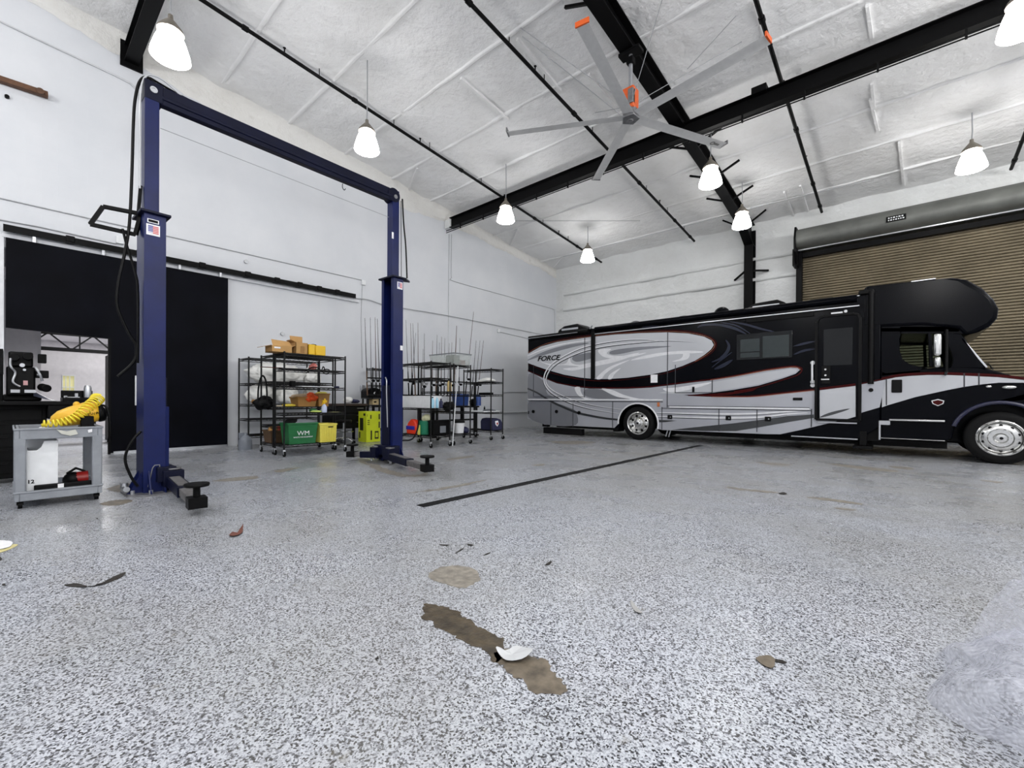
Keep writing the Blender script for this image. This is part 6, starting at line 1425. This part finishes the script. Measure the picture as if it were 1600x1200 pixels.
mb = MB(); mb.box(q.x - w, q.x + w * .7, 6.43, 6.59, .37, .46); mb.build('band', M('royal blue strap', rgb(40, 44, 170), .5), ob, bevel=.01)
fl2 = MB(); q = at(655.5, 676, 1, 6.42); fl2.box(q.x - .05, q.x + .03, 6.4, 6.42, .266, .5); tag(fl2.build('folder', M('yellow green folder', rgb(226, 220, 110), .5), bevel=.004), 'thin yellow green folder between the vest and the green bucket', 'folder')
t, a, b, z1 = bin_('black crate right of the green bucket', 'crate', 677, 704, 657, 679, -8.12, .2, BLACKP, .268, .01)
mb = MB(); mb.box(-8.12, -8.115, at(691, 1, 0, -8.12).y, at(700, 1, 0, -8.12).y, .32, .48); mb.build('label_sticker', DGREY, t, smooth=0)
q = at(717, 679, 0, -8.3); wk = thing('bucket', 'white bucket with a black lid on the bottom shelf', 'bucket', (-8.3, q.y, .27))
mb = MB(); mb.lathe([(.001, .0), (.115, .0), (.14, .26), (.001, .26)], (-8.3, q.y, .267), n=24); mb.build('pail', WHITEP, wk)
mb = MB(); mb.lathe([(.001, .26), (.15, .26), (.15, .3), (.12, .315), (.001, .315)], (-8.3, q.y, .267), n=24); mb.build('lid', BLACKP, wk)
blob('grey_roll', (-8.35, at(728, 675, 0, -8.35).y, .33), (.1, .11, .06), DGREY, 'grey white roll on the bottom shelf right of the white bucket', 'roll', 60, .2, 8, floor_z=.268)
blob('navy_bag', (-8.25, at(704, 674, 0, -8.25).y + .5, .34), (.08, .08, .08), NAVY, 'small navy bag beside the white bucket', 'bag', 61, .2, 8, floor_z=.268)
mb = MB(); q = gnd(707, 697); mb.tube([q, at(715.5, 572, 0, -8.06)], .012, 8); tag(mb.build('white_pole', WHITEP), 'thin white pole leaning in front of the white bucket', 'pole')
# clear bin on top
a, b = at(694, 570, 0, -8.3), at(729, 553, 0, -8.3)
cb = thing('clear_bin', 'clear plastic bin with an olive panel on top of the racks', 'bin', (-8.55, (a.y + b.y) / 2, 1.957))
CLEAR = M('clear plastic', rgb(200, 206, 204), .15, alpha=.35)
ya, yb_ = 7.14, 7.66
mb = MB(); zb = 1.958
mb.slab([(-8.15, ya, zb), (-8.15, yb_, zb), (-8.1, yb_ + .03, zb + .28), (-8.1, ya - .03, zb + .28)], (-.008, 0, 0)); mb.slab([(-9.0, ya, zb), (-8.15, ya, zb), (-8.1, ya - .03, zb + .28), (-9.05, ya - .03, zb + .28)], (0, .008, 0))
mb.slab([(-9.0, yb_, zb), (-8.15, yb_, zb), (-8.1, yb_ + .03, zb + .28), (-9.05, yb_ + .03, zb + .28)], (0, -.008, 0)); mb.slab([(-9.0, ya, zb), (-9.0, yb_, zb), (-9.05, yb_ + .03, zb + .28), (-9.05, ya - .03, zb + .28)], (.008, 0, 0)); mb.build('tub', CLEAR, cb, smooth=0)
mb = MB(); mb.slab([(-8.2, ya + .04, zb + .01), (-8.2, ya + .2, zb + .01), (-8.2, ya + .26, zb + .25), (-8.2, ya + .06, zb + .25)], (-.3, 0, 0)); mb.build('olive_panel', M('olive panel', rgb(78, 80, 62), .6), cb, smooth=0)
mb = MB()
for y in (ya - .03, yb_ + .03): mb.beam((-8.1, y, zb + .28), (-9.05, y, zb + .28), .025, .02)
mb.beam((-8.1, ya - .03, zb + .28), (-8.1, yb_ + .03, zb + .28), .025, .02); mb.build('rim', DGREY, cb, smooth=0)
mb = MB(); mb.box(-8.5, -8.25, yb_ - .2, yb_ - .04, zb + .02, zb + .14); tag(mb.build('brick_box', M('brick red box', rgb(130, 80, 66), .7), bevel=.004), 'brick red box inside the clear plastic bin', 'box')

# table with blue things behind the last racks
tb = thing('folding_table', 'black table behind the last two wire racks', 'table', (-10.65, 9.1, 0))
mb = MB(); mb.box(-11.05, -10.25, 8.15, 10.1, .86, .91); mb.build('top', BLACKP, tb, bevel=.006)
for x in (-10.98, -10.32):
    for y in (8.25, 10.0): mb = MB(); mb.box(x - .04, x + .04, y - .04, y + .04, 0, .86); mb.build('leg', BLACKP, tb, smooth=0)
mb = MB(); mb.box(-10.34, -10.3, 8.25, 10.0, .45, .5); mb.build('stretcher', BLACKP, tb, smooth=0)
t, a, b, z1 = bin_('blue plastic bin on the black table', 'storage_bin', 719, 733, 616, 629, -10.3, .4, BLUE, .914, .02)
jb = thing('water_jug', 'blue jug on the black table right of the blue bin', 'jug', (-10.4, at(746, 630, 0, -10.4).y, .912)); q = jb.location
mb = MB(); mb.lathe([(.001, .003), (.12, .003), (.12, .28), (.08, .36), (.001, .36)], tuple(q), n=20); mb.build('body', BLUE, jb)
mb = MB(); mb.cyl((q.x, q.y, q.z + .35), (q.x, q.y, q.z + .4), .06); mb.build('lid', WHITEP, jb)
blob('black_pack', (-10.42, at(738.5, 630, 0, -10.42).y, 1.02), (.12, .1, .12), BLACKP, 'black pack between the blue bin and the blue jug', 'bag', 70, .25, 7, floor_z=.912)
# right-hand rack contents
blob('white_cloth', (-8.75, 8.93, 1.65), (.26, .17, .07), WCLOTH, 'white cloth on the upper shelf of the rightmost rack', 'cloth', 71, .3, 6, floor_z=1.607)
bg = MB(); bg.box(-8.95, -8.5, 8.78, 8.92, 1.257, 1.31); tag(bg.build('tool_case', BLACKP, bevel=.01), 'slim black case on the middle shelf of the rightmost rack', 'case')
t, a, b, z1 = bin_('shallow white tray on the lower middle shelf of the rightmost rack', 'tray', 756, 781, 642, 646, -8.45, .7, WHITEP, .768, .01, .01)
blob('parts_heap', (-8.7, 8.98, z1 + .01), (.2, .14, .04), DGREY, 'grey parts heaped in the shallow white tray', 'parts', 72, .35, 9)
bottle(757, 640, -8.9, .025, .16, BLACKP, 'small black bottle beside the shallow white tray', .768)
db = thing('duffel_bag', 'dark navy bag with a shield emblem on the bottom of the rightmost rack', 'bag', (-8.6, 8.96, .256))
mb = MB(); mb.prism([(8.76, .26), (9.17, .26), (9.17, .48), (9.1, .56), (8.95, .6), (8.8, .58), (8.75, .5)], -8.85, -8.38, 0); mb.build('body', NAVY, db, bevel=.03)
mb = MB(); mb.prism([(8.86, .52), (8.97, .53), (9.0, .44), (8.95, .37), (8.88, .42)], -8.38, -8.366, 0); em = mb.build('emblem', PAPER, db, smooth=0)
mb = MB(); mb.prism([(8.9, .47), (8.96, .48), (8.97, .44), (8.93, .4)], -8.366, -8.36, 0); mb.build('emblem_mark', RED, em, smooth=0)
bk2 = MB(); bk2.lathe([(.001, 0), (.12, 0), (.13, .28), (.001, .28)], (-10.6, 8.7, .003), n=20); tag(bk2.build('bucket', WHITEP), 'white bucket on the floor under the black table', 'bucket')
bt = thing('storage_tote', 'grey white tote on the floor behind the rightmost rack', 'tote', (-10.65, 9.45, 0)); mb = MB(); mb.box(-10.9, -10.42, 9.2, 9.7, .003, .22); mb.build('tub', M('grey white plastic', rgb(190, 194, 196), .5), bt, bevel=.02); mb = MB(); mb.box(-10.92, -10.4, 9.18, 9.72, .22, .25); mb.build('lid', WHITEP, bt, bevel=.006)

# fishing rods in their rack
rr_ = thing('rod_rack', 'long black rod rack holding the fishing rods along the wall', 'rack', (-9.96, 7.6, 0))
for z in (1.2, 1.62):
    mb = MB(); mb.box(-10.0, -9.93, 5.92, 10.05, z, z + .035); mb.build('rail', RACKM, rr_, smooth=0)
for y in (6.6, 8.1, 9.6):
    mb = MB(); mb.box(-9.99, -9.94, y - .02, y + .02, 0, 1.62); mb.box(-10.15, -9.78, y - .02, y + .02, 0, .04); mb.build('leg', RACKM, rr_, smooth=0)
RODD = [(570, 497, 574), (578.5, 496, 580.5), (586, 496, 588), (589.5, 498, 594), (634, 500, 639), (641.5, 505, 644.5), (645, 505, 649), (649.5, 520, 642.5), (653, 504, 653.5), (663, 521, 663), (661, 545, 660.5), (676, 532, 675), (683, 523, 681), (686.5, 535, 685), (690, 526, 689),
        (695, 528, 694), (702, 536, 699), (706, 535, 704.5), (713.5, 509, 709), (718.5, 528, 717), (740, 487, 727), (744, 532, 737), (750, 532, 741.5), (755.5, 532, 746)]
ORD = ['first', 'second', 'third', 'fourth', 'fifth', 'sixth', 'seventh', 'eighth', 'ninth', 'tenth', 'eleventh', 'twelfth', 'thirteenth', 'fourteenth', 'fifteenth', 'sixteenth', 'seventeenth', 'eighteenth', 'nineteenth', 'twentieth']
RODC = [M('rod graphite', rgb(40, 42, 46), .35), M('rod brown', rgb(72, 50, 42), .35), M('rod grey', rgb(110, 112, 116), .35)]
CORK = M('rod cork grip', rgb(92, 70, 50), .7)
order_r = sorted(range(4, len(RODD)), key=lambda i: RODD[i][0])
for i, (tx, ty, bx_) in enumerate(RODD):
    xt = -9.86 if i % 2 == 0 else -10.07; tip = at(tx, ty, 0, xt); but = at(bx_, 618, 0, xt)
    if i < 4: lab = f'{ORD[i]} fishing rod from the left, in the group left of the far blue post'
    elif tx == 740: lab = 'longest fishing rod, leaning right above the clear plastic bin'
    elif tx == 713.5: lab = 'thick dark fishing rod standing tall in front of the clear plastic bin'
    else: lab = f'{ORD[order_r.index(i)]} fishing rod tip counted rightward from the far blue post'
    t = thing('fishing_rod', lab, 'fishing rod', tuple(but), 'fishing rods in the black rod rack')
    d = (tip - but); L = d.length; d.normalize()
    xo = Vector((0, 0, 0))
    thick = 1.7 if tx == 713.5 else 1
    mb = MB(); mb.tube([but + xo + d * L * .3, tip + xo], .011 * thick, 7, taper=.0045 * thick); mb.build('blank', RODC[(i * 2) % 3 if thick == 1 else 1], t)
    mb = MB(); mb.cyl(but + xo, but + xo + d * L * .17, .017, n=10); mb.cyl(but + xo + d * L * .2, but + xo + d * L * .32, .015, .011, n=10); mb.build('grip', BLACKP if i % 6 else CORK, t)
    mb = MB(); rc_ = but + xo + d * L * .19 + Vector((.045, .03, 0)); mb.cyl(rc_ - Vector((0, .03, 0)), rc_ + Vector((0, .03, 0)), .034, n=14); mb.cyl(but + xo + d * L * .19, rc_, .01, n=8)
    rl = mb.build('reel', BLACK if i % 3 else SILVERM, t); mb = MB(); mb.tube([rc_ + Vector((0, .03, 0)), rc_ + Vector((.02, .05, .02)), rc_ + Vector((.03, .06, .035))], .006, 6); mb.build('crank', SILVERM, rl)
    mb = MB()
    for f in (.42, .55, .67, .78, .88, .97):
        q = but + xo + d * L * f + Vector((.012, 0, 0)); mb.lathe([(.009, -.002), (.012, 0), (.009, .002), (.007, 0), (.009, -.002)], q, d, 8)
    mb.build('guide', RODC[2], t)
mb = MB(); q = at(566, 601, 0, -10.9); mb.tube(smooth_pts([at(563.5, 595.5, 0, -11.3), at(568, 596.5, 0, -11.0), at(571, 597, 0, -10.9)], 4), .01, 6); mb.build
gv = thing('wall_fitting', 'small grey white wall fitting with a drooping cable left of the fishing rods', 'fitting', tuple(at(566, 608, 0, XW)))
q = at(566.5, 607, 0, XW + .05); mb = MB(); mb.box(XW + .003, XW + .1, q.y - .06, q.y + .06, q.z - .1, q.z + .1); mb.build('box', SILVERM, gv, bevel=.01)
mb = MB(); mb.tube(smooth_pts([at(567, 613, 0, XW + .08), at(569, 625, 0, XW + .12), at(574, 634, 0, XW + .15), at(576, 645, 0, XW + .1)], 5), .015, 6); mb.build('cable', WHITEP, gv)

# ================================================================ litter on the floor
FLK = floor_mat()
UND = M('flake underside', rgb(40, 36, 32), .7)


def flake(px, label, mat=None, lift=.012, z=.002, name='floor_flake', cat='flake', curl=(0, 0)):
    P = smooth_pts([gnd(*p) for p in px], 3, True); c = sum(P, Vector()) / len(P); mb = MB()
    P = [p + Vector((noise.noise(p * 60), noise.noise(p * 60 + Vector((3, 3, 3))), 0)) * .004 for p in P]
    R = max((p - c).length for p in P)
    def h(p): return z + lift * ((p - c).length / R) ** 2 * (1 + .8 * noise.noise(p * 9))
    top = [Vector((p.x, p.y, h(p))) for p in P]; n = len(P)
    for k in range(2):
        off = -.002 * k
        mb.mat(k)._add([Vector((c.x, c.y, z + off + .0005))] + [q + Vector((0, 0, off)) for q in top], [(0, 1 + i, 1 + (i + 1) % n) for i in range(n)])
    return tag(mb.build(name, [mat or FLK, UND], smooth=0), label, cat)


flake([(775, 1020), (783, 1018), (790, 1020), (808, 1014), (832, 1026), (822, 1036), (800, 1038), (786, 1034)], 'pale curled chip of floor coating lying across the long brown bare patch', M('pale chip', rgb(196, 198, 200), .5), .02, .008)
flake([(100, 916), (112, 913), (126, 913), (137, 918), (120, 918)], 'dark curled sliver at the left end of the lifted floor chip', UND, .008)
flake([(149, 916), (160, 911), (178, 902), (196, 897), (190, 902), (165, 913)], 'dark curled sliver at the right end of the lifted floor chip', UND, .01)
flake([(137, 917), (146, 912), (166, 906), (176, 903), (160, 911), (148, 917)], 'speckled lifted floor chip between the two dark slivers', None, .012)
flake([(985, 941), (990, 943), (998, 952), (1004, 961), (996, 960), (988, 950)], 'small pale chip standing up in the middle of the floor', M('grey chip', rgb(170, 170, 168), .6), .012)
flake([(1181, 1030), (1192, 1027), (1205, 1029), (1211, 1036), (1207, 1046), (1198, 1044), (1186, 1036)], 'brown grey chip on the open floor towards the plastic heap', CONC, .008)
flake([(1208, 1031), (1222, 1033), (1230, 1040), (1218, 1036), (1209, 1034)], 'thin dark sliver touching the brown grey chip', UND, .008)
for px, lab in (([(711, 865), (716, 861), (726, 857), (718, 862)], 'tiny dark curl above the grey bare patch, nearest to it'), ([(755, 869), (758, 866), (767, 864), (760, 867)], 'tiny dark curl right above the grey bare patch'), ([(730, 851), (737, 851), (740, 853), (733, 853)], 'tiny dark curl farthest above the grey bare patch'),
                ([(852, 884), (855, 880), (862, 878), (858, 883)], 'tiny dark curl right of the grey bare patch'), ([(586, 1032), (590, 1027), (592, 1030)], 'tiny black speck left of the long brown patch'), ([(686, 852), (695, 851), (702, 853), (694, 853)], 'thin brown curl upper left of the grey bare patch'), ([(1216, 771), (1224, 770), (1230, 772), (1222, 773)], 'tiny dark curl far out on the open floor'), ([(150, 810), (153, 810), (153, 812)], 'tiny black speck below the grey cart')):
    flake(px, lab, UND, .006)
flake([(358, 838), (363, 832), (370, 833), (377, 828), (380, 824), (379, 832), (374, 837), (364, 840)], 'dry reddish brown leaf on the floor before the near post', M('dry leaf', rgb(106, 62, 50), .8, vary=(40, .3)), .03, .004, 'dry_leaf', 'leaf')
flake([(-30, 846), (0, 845), (15, 846), (20, 850), (8, 858), (-30, 862)], 'white paper sheet on the floor at the left edge', PAPER, .004, .004, 'paper_sheet', 'paper')
flake([(-30, 860), (5, 857), (20, 851), (28, 852), (12, 860), (-10, 866)], 'yellowish paper edge under the white sheet', M('yellowish paper', rgb(206, 196, 140), .7), .002, .0015, 'paper_sheet', 'paper')
for px, lab in (([(-12, 873), (1, 871), (3, 875), (-4, 877)], 'black scrap at the left frame edge'), ([(3, 914), (8, 913), (9, 915), (4, 916)], 'tiny black scrap low at the left edge')): flake(px, lab, UND, .004)

# heap of bubble wrap at the right edge
def wrap_mat(name, lo, hi):
    N = Nodes(name); c = N.coord()
    v = N.add('ShaderNodeTexVoronoi'); v.inputs['Scale'].default_value = 55; N.link(c, v.inputs['Vector'])
    bmp = N.add('ShaderNodeMath', operation='SUBTRACT'); bmp.inputs[0].default_value = 1; N.link(v.outputs['Distance'], bmp.inputs[1])
    N.bump(bmp.outputs[0], .6, .012)
    N.b.inputs['Base Color'].default_value = rgb(226, 228, 240); N.b.inputs['Roughness'].default_value = .1; N.b.inputs['Specular IOR Level'].default_value = 1.
    tr_ = N.add('ShaderNodeBsdfTransparent'); mx = N.add('ShaderNodeMixShader'); tl = N.add('ShaderNodeBsdfTranslucent'); tl.inputs['Color'].default_value = rgb(226, 228, 236)
    m2 = N.add('ShaderNodeMixShader'); m2.inputs[0].default_value = .35; N.link(N.b.outputs[0], m2.inputs[1]); N.link(tl.outputs[0], m2.inputs[2])
    N.link(N.ramp(N.noise(9, 4, .6, c), [(.35, (lo, lo, lo, 1)), (.65, (hi, hi, hi, 1))]), mx.inputs[0]); N.link(tr_.outputs[0], mx.inputs[1]); N.link(m2.outputs[0], mx.inputs[2]); N.link(mx.outputs[0], N.out.inputs['Surface'])
    return N.m


WRAP, WRAP2 = wrap_mat('bubble wrap', .2, .62), wrap_mat('clear bubble wrap', .13, .44)
wr = thing('bubble_wrap', 'crumpled heap of clear bubble wrap on the floor at the right edge', 'bubble wrap', (.75, 1.7, 0))
E1 = [gnd(*p) for p in ((1600, 1000), (1560, 990), (1500, 1010), (1462, 1022), (1478, 1045), (1447, 1085), (1475, 1118), (1530, 1150), (1575, 1165), (1620, 1190), (1700, 1200))]
E1 = smooth_pts(E1, 8)


def wrapf(base, peak, ztop, seed, pw=1.5):
    n = len(base)
    def f(u, v):
        k = u * (n - 1); i = min(int(k), n - 2); p = base[i].lerp(base[i + 1], k - i)
        q = Vector((p.x, p.y, 0)).lerp(Vector((peak[0], peak[1], 0)), v)
        rid = lambda a, b, c: 1 - 2.2 * abs(noise.noise(Vector((a, b, c))))
        k1 = min(1, v * 6); cr = rid(q.x * 6, q.y * 6, seed) * .035 + rid(q.x * 15 + 3, q.y * 15, seed + 3) * .014
        z = ztop * (v ** pw) + .05 * math.sin(PI * min(1, v * 1.6))
        w = Vector((noise.noise(Vector((q.x * 8, q.y * 8, seed + 20 + z * 6))), noise.noise(Vector((q.x * 8, q.y * 8, seed + 9 + z * 6))), 0)) * .03 * min(1, v * 5)
        q = q + w; q.z = max(.003, z + cr * k1); return q
    return f


mb = MB(); mb.grid(wrapf(E1, (.6, 1.62), .3, 1, .8), 160, 60); mb.build('lower_fold', WRAP, wr, smooth=180)
E2 = smooth_pts([gnd(*p) for p in ((1760, 900), (1690, 940), (1620, 975), (1545, 1003), (1500, 1012), (1525, 1035), (1580, 1060), (1680, 1080))], 8)
mb = MB(); mb.grid(wrapf(E2, (.46, 1.86), .88, 5, .95), 140, 60); mb.build('standing_fold', WRAP2, wr, smooth=180)
